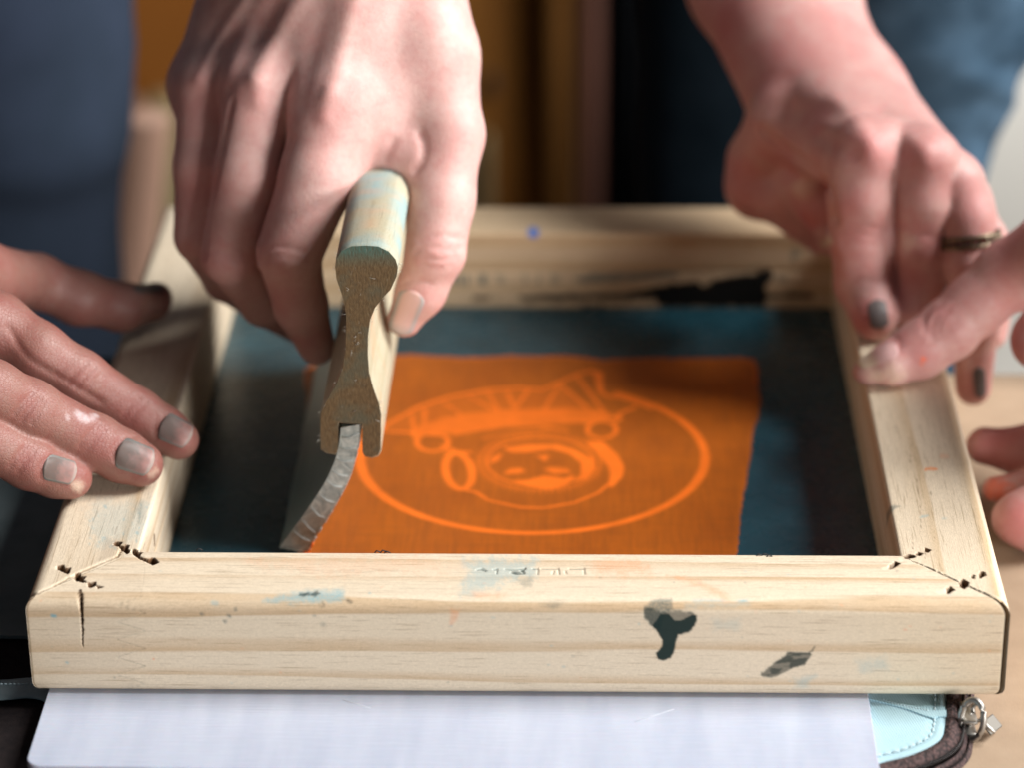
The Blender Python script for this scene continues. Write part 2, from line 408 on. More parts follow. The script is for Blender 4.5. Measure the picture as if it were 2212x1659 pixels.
# zipper tape and coil
def strip(path2, d0, d1, zf, n=6, wob=0):
    V = []; F = []
    for k in range(n+1):
        t = k/n; o = offset_path(path2, d0+(d1-d0)*t)
        V += [(q[0], q[1], zf(t)) for q in o]
    m_ = len(path2)
    for k in range(n):
        for i in range(m_-1): a = k*m_+i; F.append([a, a+1, a+m_+1, a+m_])
    return V, F
V, F = strip(path, .0, .50, lambda t: -.38+.16*math.sin(math.pi*min(1, t*1.0+.12))-.10*t); mesh_obj('zipper_tape', V, F, tape_m.m, case)
V, F = strip(path, .58, .86, lambda t: -.62-.3*t); mesh_obj('zipper_tape', V, F, tape_m.m, case)
op = offset_path(path, .535); parts = []
seg = np.r_[0, np.cumsum(np.linalg.norm(np.diff(op, axis=0), axis=1))]
for s0 in np.arange(0, seg[-1]-.2, .125):
    p0 = np.array([np.interp(s0, seg, op[:, 0]), np.interp(s0, seg, op[:, 1]), -.42]); p1 = np.array([np.interp(s0+.05, seg, op[:, 0]), np.interp(s0+.05, seg, op[:, 1]), -.58])
    parts.append(tube([p0+np.array([0, 0, .05]), .5*(p0+p1), p1], .040, 6))
V, F = join(parts); mesh_obj('zipper_teeth', V, F, coil_m, case)
# case body below: outer cover
body = offset_path(path, .75); Vb = [(q[0], q[1], -.66) for q in body]+[(q[0], q[1], -1.06) for q in body]+[(q[0], q[1], -1.06) for q in offset_path(path, -1.5)]
Fb = [[i, i+1, npth+i+1, npth+i] for i in range(npth-1)]+[[npth+i, npth+i+1, 2*npth+i+1, 2*npth+i] for i in range(npth-1)]
mesh_obj('outer_cover', Vb, Fb, blackfab, case)
# left flap
def sheet_px(pts, z, thick=.12, sub=10):
    P = [atz(x, y, z) for x, y in pts]; n = len(P)
    V = [tuple(q) for q in P]+[tuple(q-np.array([0, 0, thick])) for q in P]
    F = [list(range(n)), [n+i for i in range(n)][::-1]]+[[i, n+i, n+(i+1) % n, (i+1) % n] for i in range(n)]
    return V, F
V, F = sheet_px([(-420, 1040), (-60, 770), (420, 770), (420, 1376), (40, 1374), (-420, 1372)], -.40); mesh_obj('flap_lining', V, F, lining_shaded, case, False)
V, F = sheet_px([(-420, 1300), (420, 1300), (420, 1720), (-420, 1760)], -.62, .3); mesh_obj('flap_cover', V, F, blackfab, case, False)
V, F = tube(spline([atz(-300, 1480, -.5), atz(-60, 1491, -.5), atz(10, 1491, -.5), atz(70, 1487, -.5), atz(120, 1496, -.5), atz(160, 1520, -.5), atz(240, 1530, -.5)], 8), (.62, .09), 14); mesh_obj('binding', V, F, band_m, case)
parts = []
for k in range(34):
    x = -200+k*9.5; y = 1478+.004*(x-60)+ (0 if x < 60 else (x-60)**2*.004)
    parts.append(tube([atz(x, y, -.41), atz(x+2.7, y, -.385), atz(x+5.4, y+.2, -.41)], .028, 5))
V, F = join(parts); mesh_obj('stitching', V, F, thread, case)
# zip pull
pull = bpy.data.objects.new('zip_pull', None); link(pull, case)
def ring_path(c, r1, r2, ax1, ax2, n=40, a0=0, a1=2*math.pi):
    return [np.array(c)+r1*math.cos(a)*np.array(ax1)+r2*math.sin(a)*np.array(ax2) for a in np.linspace(a0, a1, n, endpoint=abs(a1-a0) < 6.2)]
c0 = atz(2100, 1556, -.22)
V, F = tube(ring_path(c0, .38, .64, (.86, -.45, .15), (.05, .25, .97)), .10, 14, True); mesh_obj('ring', V, F, steel.m, pull)
V, F = tube(ring_path(atz(2112, 1540, -.2), .16, .26, (.9, -.3, 0), (.0, .4, .9)), .06, 10, True); mesh_obj('loop', V, F, steel.m, pull)
b0 = atz(2086, 1548, -.4)
V, F = join([box(b0[0]-.16, b0[0]+.30, b0[1]-.62, b0[1]+.62, -.80, -.66, .05), box(b0[0]-.16, b0[0]+.30, b0[1]-.62, b0[1]+.62, -.34, -.22, .05), box(b0[0]+.05, b0[0]+.18, b0[1]-.2, b0[1]+.55, -.7, -.2, .04)]); mesh_obj('slider', V, F, steel.m, pull)
b1 = atz(2124, 1572, -.7)
V, F = box(-.22, .26, -.34, .34, -.035, .035, .03)
Mx = Matrix.Rotation(math.radians(-38), 3, 'Z') @ Matrix.Rotation(math.radians(38), 3, 'Y')
V = [tuple(np.array(Mx @ Vector(v))+b1+np.array([.25, .1, .05])) for v in V]; tabm = NT('dull_nickel', .6, (.16, .15, .135)); tabm.b.inputs['Metallic'].default_value = .8; mesh_obj('tab', V, F, tabm.m, pull, False)
V, F = tube([atz(2122, 1556, -.3), atz(2134, 1572, -.5), atz(2150, 1583, -.6)], .07, 10); mesh_obj('pin', V, F, steel.m, pull)

# ------------------------------------------------------------------ plastic sheet
pl = NT('milky_plastic', .28)
n1 = pl.noise(pl.coords((.9, .16, 1), rot=(0, 0, .35)), 1, 4); n2 = pl.noise(pl.coords((.35,)*3), 1, 3)
c = pl.mix(pl.ramp(n1, [(.35, (0, 0, 0)), (.7, (1, 1, 1))]), (.42, .455, .575), (.53, .56, .67)); pl.color(pl.mix(pl.math('MULTIPLY', n2, .35), c, (.56, .64, .76)))
sc_ = pl.noise(pl.coords((.4, 22, 4), rot=(0, 0, 1.0)), 1, 2)
pl.l(pl.ramp(sc_, [(.4, (.16,)*3), (.75, (.38,)*3)]), pl.b.inputs['Roughness'])
pl.b.inputs['Subsurface Weight'].default_value = .15; pl.b.inputs['Subsurface Scale'].default_value = .003
corner = [atz(96, 1500, 0)[:2], atz(56, 1637, 0)[:2]]
x0, y1_ = -14.62, 24.0; yb = -4.3; rr = .45
out = [(x0, y1_)]+[(x0+.06+rr-rr*math.cos(a), -4.05+rr-rr*math.sin(a)) for a in np.linspace(0, math.pi/2, 8)]
xr = 10.86
out += [(xr-.02-.3+.3*math.sin(a), -4.25+.3-.3*math.cos(a)) for a in np.linspace(0, math.pi/2, 6)]+[(xr, 0), (xr-.3, y1_)]
n = len(out); zt, zb = -.015, -.25; bv = .03
V = [(x, y, zt) for x, y in out]; ctr = np.array([-2, 10.])
Vi = [tuple(np.array(q)+(ctr-np.array(q))/np.linalg.norm(ctr-np.array(q))*bv) for q in out]
V = [(x, y, zt) for x, y in Vi]+[(x, y, zt-bv) for x, y in out]+[(x, y, zb) for x, y in out]
F = [list(range(n))[::-1] if False else list(range(n)), [2*n+i for i in range(n)][::-1]]
for lv in (0, 1): F += [[lv*n+i, (lv+1)*n+i, (lv+1)*n+(i+1) % n, lv*n+(i+1) % n] for i in range(n)]
sh = mesh_obj('plastic_sheet', V, F, pl.m, smooth=False); tag(sh, 'milky lavender white plastic sheet lying under the wooden frame', 'sheet')
scr_m = NT('scratch_white', .5, (.85, .86, .92)).m
for (x0_, y0_, x1_, y1__) in [(1370, 1560, 1456, 1532), (740, 1512, 800, 1530)]:
    a, b = atz(x0_, y0_, .0), atz(x1_, y1__, .0); V, F = tube([a-np.array([0, 0, .012]), .5*(a+b)-np.array([0, 0, .010]), b-np.array([0, 0, .012])], (.008, .004), 5)
    mesh_obj('scratch', V, F, scr_m, sh)

# ------------------------------------------------------------------ the wooden frame
W, L, H, RW = 30.0, 32.27, 3.36, 3.07
def profile(step):
    """closed outline (v, z): outer bottom -> up the outer face -> top -> down the inner face"""
    rob, rot_, rit, rib = .42, .42, .10, .05
    def arc(cv, cz, r, a0, a1, n): return [(cv+r*math.cos(a), cz+r*math.sin(a)) for a in np.linspace(a0, a1, n)]
    P = []
    P += arc(rob, rob, rob, 1.5*math.pi, math.pi, 9)
    P += [(0, z) for z in np.arange(rob+step, H-rot_, step)]
    P += arc(rot_, H-rot_, rot_, math.pi, .5*math.pi, 11)
    P += [(v, H) for v in np.arange(rot_+step, RW-rit, step)]
    P += arc(RW-rit, H-rit, rit, .5*math.pi, 0, 5)
    g = 1.75                                        # a thin groove along the inner face
    P += [(RW, z) for z in np.arange(H-rit-.15, g+.08, -max(step, .05))]+[(RW, g+.05), (RW-.05, g+.02), (RW-.05, g-.02), (RW, g-.05)]
    P += [(RW, z) for z in np.arange(g-.2, rib+.1, -max(step, .05))]
    P += arc(RW-rib, rib, rib, 0, -.5*math.pi, 3)
    return np.array(P)
def grid_rail(length, t, step, gl=(0, 0), gr=(0, 0)):
    """returns V (n_t, n_p, 3) in the rail's own frame; gl/gr open the mitres at (outer, inner)"""
    pr_ = profile(step); v = pr_[:, 0]; f = np.clip(v/RW, 0, 1)
    ul = v+gl[0]*(1-f)+gl[1]*f; ur = length-v-gr[0]*(1-f)-gr[1]*f
    U = ul[None, :]+(ur-ul)[None, :]*t[:, None]
    return np.stack([U, np.broadcast_to(v, U.shape), np.broadcast_to(pr_[:, 1], U.shape)], -1)
def rail_faces(nt, npf):
    i = np.arange(nt-1)[:, None]; k = np.arange(npf)[None, :]; k2 = (k+1) % npf
    q = np.stack(np.broadcast_arrays(i*npf+k, (i+1)*npf+k, (i+1)*npf+k2, i*npf+k2), -1).reshape(-1, 4)
    F = q[:, ::-1].tolist(); F.append(list(range(npf))); F.append([(nt-1)*npf+k for k in range(npf)][::-1]); return F
z5 = lambda p: [(x*.3359, y*.3359+1101.7) for x, y in p]
z6 = lambda p: [(x*.3359+1563.7, y*.3359+1101.7) for x, y in p]
zs = lambda p: [(x*.2249+1315, y*.2249+1243.9) for x, y in p]
zt_ = lambda p: [(x*.2089+924, y*.2089+1172.8) for x, y in p]
zb_ = lambda p: [(x*.4499+888.5, y*.4499+390.9) for x, y in p]
zr_ = lambda p: [(x*.3213+1777, y*.3213+710.8) for x, y in p]
zl_ = lambda p: [(x*.15684+42.65, y*.15684+1144.4) for x, y in p]
zk_ = lambda p: [(x*.1414+1876.5, y*.1414+1158.6) for x, y in p]
HOLES = [zl_(q) for q in ([(1290, 195), (1320, 165), (1400, 175), (1382, 222), (1425, 232), (1460, 205), (1505, 220), (1490, 270), (1515, 295), (1482, 342), (1400, 285), (1370, 235), (1300, 218)], [(1555, 268), (1625, 285), (1615, 305), (1692, 320), (1655, 348), (1650, 372), (1705, 398), (1755, 410), (1840, 388), (1922, 460), (1830, 492), (1740, 448), (1648, 408), (1560, 345), (1542, 305)],
         [(512, 502), (595, 486), (622, 540), (696, 524), (690, 560), (672, 618), (610, 592), (520, 552)], [(768, 602), (832, 588), (836, 640), (912, 650), (875, 698), (932, 735), (862, 728), (780, 712), (748, 682)], [(930, 730), (1042, 718), (1044, 772), (985, 808), (944, 792)], [(1058, 768), (1165, 795), (1068, 818)])]
HOLES += [zk_(q) for q in ([(325, 440), (400, 388), (485, 420), (400, 474), (318, 514), (296, 490)], [(535, 312), (620, 280), (712, 298), (700, 330), (600, 345), (555, 350)], [(725, 272), (760, 246), (838, 262), (785, 298), (732, 298)], [(855, 176), (950, 210), (900, 250), (860, 240)],
         [(1178, 802), (1250, 768), (1315, 826), (1255, 852), (1195, 894)], [(1375, 715), (1440, 655), (1535, 705), (1515, 752), (1455, 810), (1400, 780)], [(1576, 602), (1622, 596), (1602, 655), (1572, 642)], [(1685, 592), (1720, 538), (1765, 545), (1790, 600), (1700, 644)])]
CHIPS = [zl_([(690, 612), (752, 618), (742, 684), (700, 655)]), zl_([(1500, 285), (1552, 300), (1548, 335), (1500, 335)]), zl_([(440, 530), (510, 505), (516, 552), (470, 556)]), zk_([(195, 492), (330, 440), (300, 510), (230, 516)]), zk_([(1000, 850), (1180, 805), (1190, 880), (1080, 890)]), zk_([(455, 340), (520, 320), (520, 380), (470, 400)])]
MITRE = [(z5([(190, 560), (330, 500), (450, 435), (560, 385), (690, 330), (760, 300), (775, 262)]), 2.2), (z6([(1205, 328), (1400, 408), (1520, 470)]), 1.0), (z6([(1580, 495), (1750, 570), (1835, 605)]), 1.6)]
CRACK = z5([(515, 530), (520, 600), (524, 660), (528, 720), (532, 780), (530, 830), (532, 880)])

def frame_attrs(Pw, flat_shape, face):
    """stains, holes and splits that the frame's faces carry; face: which measured set applies to each vertex"""
    n = len(Pw); A = {k: np.zeros(n) for k in ('blue', 'orange', 'grey', 'dark', 'black', 'hole', 'pale')}
    px = measure(Pw); nz = vnoise(px[:, 0], px[:, 1], .08, 11, 3)-.5; nz2 = vnoise(px[:, 0], px[:, 1], .3, 23, 3)-.5
    def blob(k, pts, soft, amt, wob=6, closed=True, width=0, sel=None):
        pts = list(pts); lo = np.min(pts, 0)-40; hi = np.max(pts, 0)+40
        s = (px[:, 0] > lo[0]) & (px[:, 0] < hi[0]) & (px[:, 1] > lo[1]) & (px[:, 1] < hi[1])
        if sel is not None: s &= sel
        if not s.any(): return
        d = (sd_poly(px[s], pts) if closed else d_poly(px[s], pts)-width)+wob*nz[s]+wob*.6*nz2[s]
        A[k][s] = np.maximum(A[k][s], amt*smooth01(.5-d/soft))
    disp = np.zeros(n)
    return A, px, nz, nz2, blob, disp

pine = wood_mat('pine_front', (.84, .715, .55), (.55, .34, .16), (-2.2, 5.2), 1.05, 1)
pine2 = wood_mat('pine_side', (.81, .68, .515), (.56, .37, .18), (6.5, -1.0), .85, 6)
pine3 = wood_mat('pine_back', (.66, .50, .33), (.48, .29, .12), (1.5, 6.0), 1.0, 9)
pine4 = wood_mat('pine_left', (.81, .69, .53), (.53, .35, .18), (1.0, 8.0), 1.25, 13)

frame = thing('screen_frame', (0, 0, 0), 'stained pine wood printing frame with split mitred corners lying on the plastic sheet', 'printing frame')
# --- front rail (dense)
t = np.r_[np.linspace(0, .14, 190), np.linspace(.14, .86, 620)[1:-1], np.linspace(.86, 1, 190)]; G = grid_rail(W, t, .032, gl=(.03, .0), gr=(.16, .02)); nt, npf = G.shape[:2]
P = G.reshape(-1, 3).copy(); Pw = P+np.array([-15, 0, 0]); prf = profile(.032)
isf = np.tile((prf[:, 0] < .25) , nt); top = np.tile((prf[:, 1] > H-.25) & (prf[:, 0] < RW+.01), nt); vis = isf | top
A, px, nz, nz2, blob, disp = frame_attrs(Pw, None, None)
T1 = zs([(490, 365), (520, 352), (580, 360), (605, 400), (640, 432), (700, 428), (760, 395), (800, 372), (842, 384), (846, 420), (828, 485), (775, 545), (720, 556), (672, 572), (648, 640), (630, 740), (590, 795), (520, 815), (465, 795), (455, 745), (505, 690), (512, 620), (470, 545), (415, 480), (450, 440)])
blob('dark', zs([(340, 310), (400, 300), (500, 345), (560, 340), (700, 338), (800, 355), (846, 395), (830, 485), (775, 545), (672, 572), (640, 660), (540, 640), (470, 545), (345, 410)]), 6, .66, 6, sel=vis); blob('dark', T1, 4, .985, 4, sel=vis)
blob('grey', zs([(340, 300), (410, 240), (500, 225), (600, 228), (610, 340), (520, 380), (500, 530), (440, 500), (345, 410)]), 7, .75, 6, sel=vis); blob('dark', zs([(345, 395), (420, 380), (500, 370), (510, 530), (455, 515), (400, 455)]), 8, .55, 8, sel=vis); blob('dark', zs([(580, 350), (780, 345), (800, 400), (620, 450)]), 8, .30, 6, sel=vis)
blob('grey', zs([(340, 300), (345, 410), (400, 450)]), 4, .9, 3, closed=False, width=1.0, sel=vis)
blob('grey', zs([(600, 345), (720, 345), (800, 365)]), 4, .7, 3, closed=False, width=1.0, sel=vis)
S2 = zs([(1465, 962), (1530, 880), (1680, 780), (1720, 735), (1800, 740), (1930, 738), (1950, 760), (1880, 860), (1800, 880), (1620, 960), (1540, 980)])
blob('dark', S2, 5, .90, 5, sel=vis); A['dark'] *= 1-.22*smooth01((vnoise(px[:, 0]+px[:, 1]*.5, px[:, 1]*2, .05, 51, 3)-.45)/.2)*(px[:, 0] > 1640)
blob('dark', zs([(1930, 735), (1955, 725), (1978, 682)]), 4, .75, 2, closed=False, width=1.5, sel=vis)
blob('dark', zs([(1480, 950), (1560, 965), (1640, 925)]), 6, .75, 5, closed=False, width=4, sel=vis)
blob('dark', zs([(1720, 738), (1760, 760), (1810, 740)]), 5, .6, 4, closed=False, width=2, sel=vis)
blob('blue', z5([(1700, 590), (1850, 545), (2000, 520), (2220, 520), (2200, 590), (1900, 600)]), 18, .75, 14, sel=vis)
blob('dark', z5([(1930, 548), (1985, 535), (1990, 550), (1950, 556)]), 5, .8, 4, sel=vis); blob('dark', z5([(1990, 545), (2040, 520), (2060, 540), (2030, 560)]), 5, .75, 5, sel=vis); blob('grey', z5([(1930, 545), (1990, 540)]), 6, .75, 4, closed=False, width=3, sel=vis)
blob('dark', z5([(2075, 600), (2085, 615)]), 6, .6, 3, closed=False, width=2.5, sel=vis)
blob('grey', z5([(2075, 735), (2085, 740)]), 9, .5, 4, closed=False, width=4, sel=vis)
blob('dark', [(752, 1298), (758, 1302)], 7, .65, 3, closed=False, width=3, sel=vis); blob('dark', [(690, 1308), (697, 1310)], 7, .5, 3, closed=False, width=2, sel=vis)
for a, b in ((1510, 642), (1470, 680), (1443, 716), (1297, 672)): blob('grey', z5([(a, b), (a+6, b+4)]), 7, .75, 5, closed=False, width=3, sel=vis)
blob('blue', z5([(335, 682), (355, 684)]), 6, 1.2, 3, closed=False, width=3, sel=vis); blob('blue', z5([(425, 980), (435, 984)]), 5, .8, 3, closed=False, width=2, sel=vis); blob('blue', z5([(1370, 600), (1395, 605)]), 9, .6, 5, closed=False, width=4, sel=vis)
blob('orange', z5([(985, 960), (990, 963)]), 4, .9, 2, closed=False, width=1.5, sel=vis)
for k in range(70):                                           # faint specks of old ink
    x, y = rng.uniform(70, 2150), rng.uniform(1225, 1480); blob(rng.choice(['blue', 'blue', 'grey', 'orange']), [(x, y), (x+rng.uniform(0, 5), y)], 5, rng.uniform(.2, .6), 3, closed=False, width=rng.uniform(.4, 1.8), sel=vis)
blob('blue', zt_([(400, 200), (700, 160), (1100, 190), (1100, 330), (500, 520), (330, 560), (420, 330)]), 30, .5, 30, sel=vis)
blob('grey', zt_([(930, 380), (1080, 360), (1060, 450), (990, 480)]), 14, .42, 10, sel=vis); blob('grey', zt_([(1160, 650), (1290, 625), (1400, 635), (1300, 680)]), 12, .6, 6, sel=vis)
blob('orange', zt_([(1650, 230), (1900, 180), (2200, 170), (2300, 330), (1750, 330)]), 26, .42, 26, sel=vis)
blob('orange', zs([(560, 0), (800, 20), (950, 90), (1100, 150), (1210, 260), (1120, 260), (980, 160), (800, 90)]), 14, .42, 12, sel=vis)
blob('orange', zt_([(230, 690), (330, 690), (310, 800), (240, 850)]), 12, .5, 8, sel=vis); blob('orange', zt_([(450, 500), (800, 540), (780, 590), (500, 580)]), 16, .4, 16, sel=vis)
blob('orange', [(540, 1215), (900, 1205), (1000, 1235), (700, 1240)], 40, .22, 40, sel=vis)
blob('blue', [(1480, 1305), (1620, 1300), (1620, 1310), (1480, 1316)], 12, .3, 8, sel=vis); blob('blue', zs([(1240, 250), (1330, 238)]), 6, .9, 3, closed=False, width=2.2, sel=vis); blob('blue', zs([(820, 245), (1100, 240)]), 8, .45, 6, closed=False, width=3, sel=vis)
blob('blue', zs([(1800, 1000), (1990, 960), (1900, 1070), (1790, 1080)]), 18, .42, 12, sel=vis); blob('blue', zs([(1000, 430), (1250, 420), (1240, 520), (1020, 540)]), 24, .22, 18, sel=vis); blob('blue', z6([(850, 980), (1040, 950), (1060, 1030), (880, 1050)]), 24, .3, 16, sel=vis)
blob('orange', [(140, 1497), (900, 1497), (2100, 1507), (2100, 1511), (140, 1503)], 5, .5, 6, sel=isf)
# stamped upside-down letters
STAMP = [[(505, 285), (560, 272), (600, 292)], [(680, 282), (715, 278), (712, 318)], [(800, 275), (900, 280), (1000, 268)], [(860, 310), (930, 325), (1000, 318), (960, 290), (1010, 268)], [(1085, 272), (1140, 270), (1135, 325)], [(1170, 272), (1350, 270), (1358, 325)], [(1465, 272), (1615, 270), (1620, 325)], [(1290, 325), (1300, 300)], [(1430, 320), (1420, 300)]]
for s_ in STAMP[:7]: blob('grey', zt_(s_), 2.2, .8, 1.2, closed=False, width=.7, sel=vis)
blob('dark', zt_([(870, 305), (930, 300), (1000, 318), (900, 328)]), 4, .6, 3, sel=vis); blob('dark', zt_([(960, 285), (1010, 266), (1000, 310)]), 4, .7, 2, sel=vis); blob('dark', zt_([(560, 282), (590, 294)]), 3, .8, 2, closed=False, width=1.2, sel=vis)
for s_ in STAMP: disp -= .03*smooth01(1.4-d_poly(px, zt_(s_))/2.0)*top
# finger joint near the left end: a zigzag seam
jz = 1288+np.arange(0, 12)*19; zig = []
for i_, y_ in enumerate(jz): zig += [(252 if i_ % 2 else 314, y_)]
d = d_poly(px, zig); A['grey'] = np.maximum(A['grey'], .28*smooth01(1-d/1.6)*isf); disp_f = -.012*smooth01(1.2-d/1.6)*isf
lf = (px[:, 0] < np.interp(px[:, 1], jz, [252 if i_ % 2 else 314 for i_ in range(12)])) & isf
A['hole'] = np.maximum(A['hole'], .07*lf)
blob('hole', z5([(925, 300), (930, 400), (922, 480), (900, 560)]), 2, .3, 1, closed=False, width=.5, sel=top); blob('hole', [(300, 1232), (95, 1290), (250, 1330), (310, 1290)], 8, .06, 4, sel=top)
def cut(sel):
    global disp
    nz3 = vnoise(px[:, 0], px[:, 1]*1.6, .10, 41, 3)-.5
    for pts in HOLES:
        d_ = sd_poly(px, pts)+2.2*nz2; dn = sd_poly(px+np.array([1.2, 2.4]), pts)
        A['hole'][:] = np.maximum(A['hole'], smooth01(.8-d_/1.5)*sel*.95); A['black'][:] = np.maximum(A['black'], smooth01(.5-d_/1.6)*smooth01(.6+dn/2.2)*sel*.85); disp -= .20*smooth01(.1-d_/1.8)*sel
    for pts in CHIPS: A['pale'][:] = np.maximum(A['pale'], smooth01(.6-(sd_poly(px, pts)+2*nz2)/2.)*sel)
    for pts, w_ in MITRE:
        d_ = d_poly(px, pts)+3.5*nz2; mk = smooth01(1.2-d_/w_)*sel; A['hole'][:] = np.maximum(A['hole'], mk*.55); disp -= .07*mk
        A['pale'][:] = np.maximum(A['pale'], smooth01(1-np.abs(d_-w_*1.9)/2.4)*sel*.9)
cut(top); A['pale'] *= 1-A['hole']
cw = np.interp(px[:, 1], [1280, 1300, 1330, 1360, 1400], [5.0, 4.4, 3.2, 2.2, .5])
d_ = d_poly(px, CRACK)+5*nz2; mk = smooth01(1.15-d_/cw)*vis
A['hole'] = np.maximum(A['hole'], smooth01(mk*1.5)); A['black'] = np.maximum(A['black'], smooth01(mk*2-.9)*.9); dispc = .16*mk
P[:, 2] += disp; P[:, 1] += dispc-disp_f
endm = smooth01(1-(G.reshape(-1, 3)[:, 0]-G.reshape(-1, 3)[:, 1])/.12)*0
er = smooth01(1-((W-P[:, 1]-.16)-P[:, 0])/.10); A['pale'] = np.maximum(A['pale'], er*isf*.9)
el = smooth01(1-(P[:, 0]-P[:, 1]-.03)/.05); A['hole'] = np.maximum(A['hole'], el*isf*.8)
o = mesh_obj('rail', P, rail_faces(nt, npf), pine, frame, True, A); o.location = Vector((-15, 0, 0))*S; o['label'] = 'front rail with dark green ink drips and a split'
# --- side rails
ts = np.r_[np.linspace(0, .2, 260), np.linspace(.2, 1, 180)[1:]]
def side_rail(right):
    global A, px, nz, nz2, disp
    tt = ts if right else (1-ts)[::-1]
    G = grid_rail(L, tt, .04, gl=(0, 0), gr=(0, 0)); nt, npf = G.shape[:2]; P = G.reshape(-1, 3).copy()
    Pw = np.stack([15-P[:, 1], P[:, 0], P[:, 2]], 1) if right else np.stack([-15+P[:, 1], L-P[:, 0], P[:, 2]], 1)
    prf = profile(.04); top = np.tile(prf[:, 1] > H-.3, nt); inn = np.tile(prf[:, 0] > RW-.2, nt); vis = top | inn
    A, px, nz, nz2, blob, disp = frame_attrs(Pw, None, None)
    globals().update(disp=disp)
    if right:
        blob('orange', zr_([(692, 945), (720, 940), (765, 945)]), 3, 1.5, 1.5, closed=False, width=2.0, sel=top); blob('orange', zr_([(800, 855), (840, 860)]), 7, .4, 3, closed=False, width=4, sel=top)
        blob('grey', zr_([(430, 1340), (432, 1240), (450, 1195), (485, 1185), (530, 1192), (480, 1215), (445, 1260)]), 5, .7, 4, sel=vis)
        blob('blue', zr_([(660, 1268), (705, 1255)]), 6, .7, 4, closed=False, width=2.5, sel=top); blob('blue', zr_([(810, 1275), (830, 1275)]), 7, .4, 4, closed=False, width=2.5, sel=top)
        for q in ([(632, 1010), (640, 1080), (655, 1180), (662, 1365)], [(726, 1095), (730, 1130)], [(690, 1480), (690, 1545)], [(605, 1440), (607, 1480)], [(752, 1400), (752, 1425)], [(490, 640), (492, 700)], [(590, 850), (588, 910)]):
            blob('hole', zr_(q), 2, .75, 1.5, closed=False, width=.5, sel=top)
    else:
        blob('blue', [(190, 1090), (330, 1085), (335, 1150), (210, 1180)], 40, .28, 40, sel=top)
        for k in range(45):
            x, y = rng.uniform(190, 330), rng.uniform(1085, 1190); blob('blue', [(x, y), (x+rng.uniform(0, 3), y+3)], 4, rng.uniform(.4, .9), 3, closed=False, width=rng.uniform(.4, 2), sel=top)
        blob('grey', [(305, 1085), (300, 1130)], 9, .5, 5, closed=False, width=4, sel=top)
        blob('hole', z5([(690, 180), (760, 200), (720, 330), (620, 330)]), 16, .22, 6, sel=top); blob('hole', z5([(755, 110), (740, 160)]), 2, .7, 1, closed=False, width=.5, sel=top)
        blob('hole', [(333, 1155), (334, 1180)], 3, 1, 1, closed=False, width=1.2, sel=inn)
    cut(top); A['pale'] *= 1-A['hole']; P[:, 2] += globals()['disp']
    o = mesh_obj('rail', P, rail_faces(nt, npf), pine2 if right else pine4, frame, True, A)
    if right: o.location = Vector((15, 0, 0))*S; o.rotation_euler = (0, 0, math.pi/2); o['label'] = 'right rail with a small orange ink fleck on top'
    else: o.location = Vector((-15, L, 0))*S; o.rotation_euler = (0, 0, -math.pi/2); o['label'] = 'left rail with bluish stained top'
side_rail(True); side_rail(False)
# --- back rail, its inner face smeared with black ink
G = grid_rail(L*0+W, np.linspace(0, 1, 420), .07); nt, npf = G.shape[:2]; P = G.reshape(-1, 3).copy(); Pw = np.stack([15-P[:, 0], L-P[:, 1], P[:, 2]], 1)
prf = profile(.07); inn = np.tile((prf[:, 0] > RW-.25) | (prf[:, 1] > H-.2), nt)
A, px, nz, nz2, blob, disp = frame_attrs(Pw, None, None)
blob('black', zb_([(520, 556), (800, 540), (1000, 545), (1200, 500), (1370, 478), (1400, 510), (1450, 470), (1722, 420), (1738, 445), (1700, 500), (1716, 560), (1690, 605), (1195, 605), (1170, 562), (800, 568), (560, 572)]), 7, 1, 10, sel=inn)
blob('black', zb_([(525, 560), (700, 554), (900, 550), (1050, 545), (1200, 525)]), 5, 1, 3, closed=False, width=3.6, sel=inn); blob('black', zb_([(1080, 560), (1180, 566), (1240, 560)]), 5, .8, 3, closed=False, width=2.4, sel=inn); blob('black', zb_([(1700, 552), (1920, 548)]), 7, .95, 6, closed=False, width=4.5, sel=inn)
blob('grey', zb_([(770, 465), (900, 440), (1290, 430), (1290, 455), (1000, 478), (820, 488)]), 7, 1.0, 6, sel=inn); blob('grey', zb_([(1280, 440), (1500, 425), (1700, 410)]), 9, .45, 8, closed=False, width=4, sel=inn)
for x in (140, 175, 205, 235, 265, 335, 350, 425, 440, 550, 610, 680, 700): blob('grey', zb_([(x, 490), (x+rng.uniform(-8, 8), 455)]), 5, 1.1 if x < 360 else .6, 3, closed=False, width=3.6, sel=inn)
blob('black', zb_([(305, 562), (370, 560)]), 7, .85, 4, closed=False, width=4.5, sel=inn); blob('black', zb_([(405, 560), (415, 560)]), 6, .6, 3, closed=False, width=3, sel=inn)
blob('grey', zb_([(1840, 330), (1860, 340), (1830, 370)]), 9, .7, 6, closed=False, width=7, sel=inn); blob('grey', zb_([(1770, 460), (1790, 470)]), 9, .5, 5, closed=False, width=8, sel=inn)
blob('black', zb_([(835, 605), (915, 605)]), 6, .9, 4, closed=False, width=5, sel=inn)
_bl = smooth01(.5-(np.linalg.norm(px-np.array([1152, 501]), axis=1)-11)/9)
A['azure'] = _bl
pb = bpy.data.materials['pine_back']; nt_ = pb.node_tree; pbs = nt_.nodes['Principled BSDF']; src = pbs.inputs['Base Color'].links[0].from_socket
an = nt_.nodes.new('ShaderNodeAttribute'); an.attribute_name = 'azure'; mx = nt_.nodes.new('ShaderNodeMix'); mx.data_type = 'RGBA'
nt_.links.new(an.outputs['Fac'], mx.inputs[0]); nt_.links.new(src, mx.inputs[6]); mx.inputs[7].default_value = (.01, .16, .60, 1); nt_.links.new(mx.outputs[2], pbs.inputs['Base Color'])
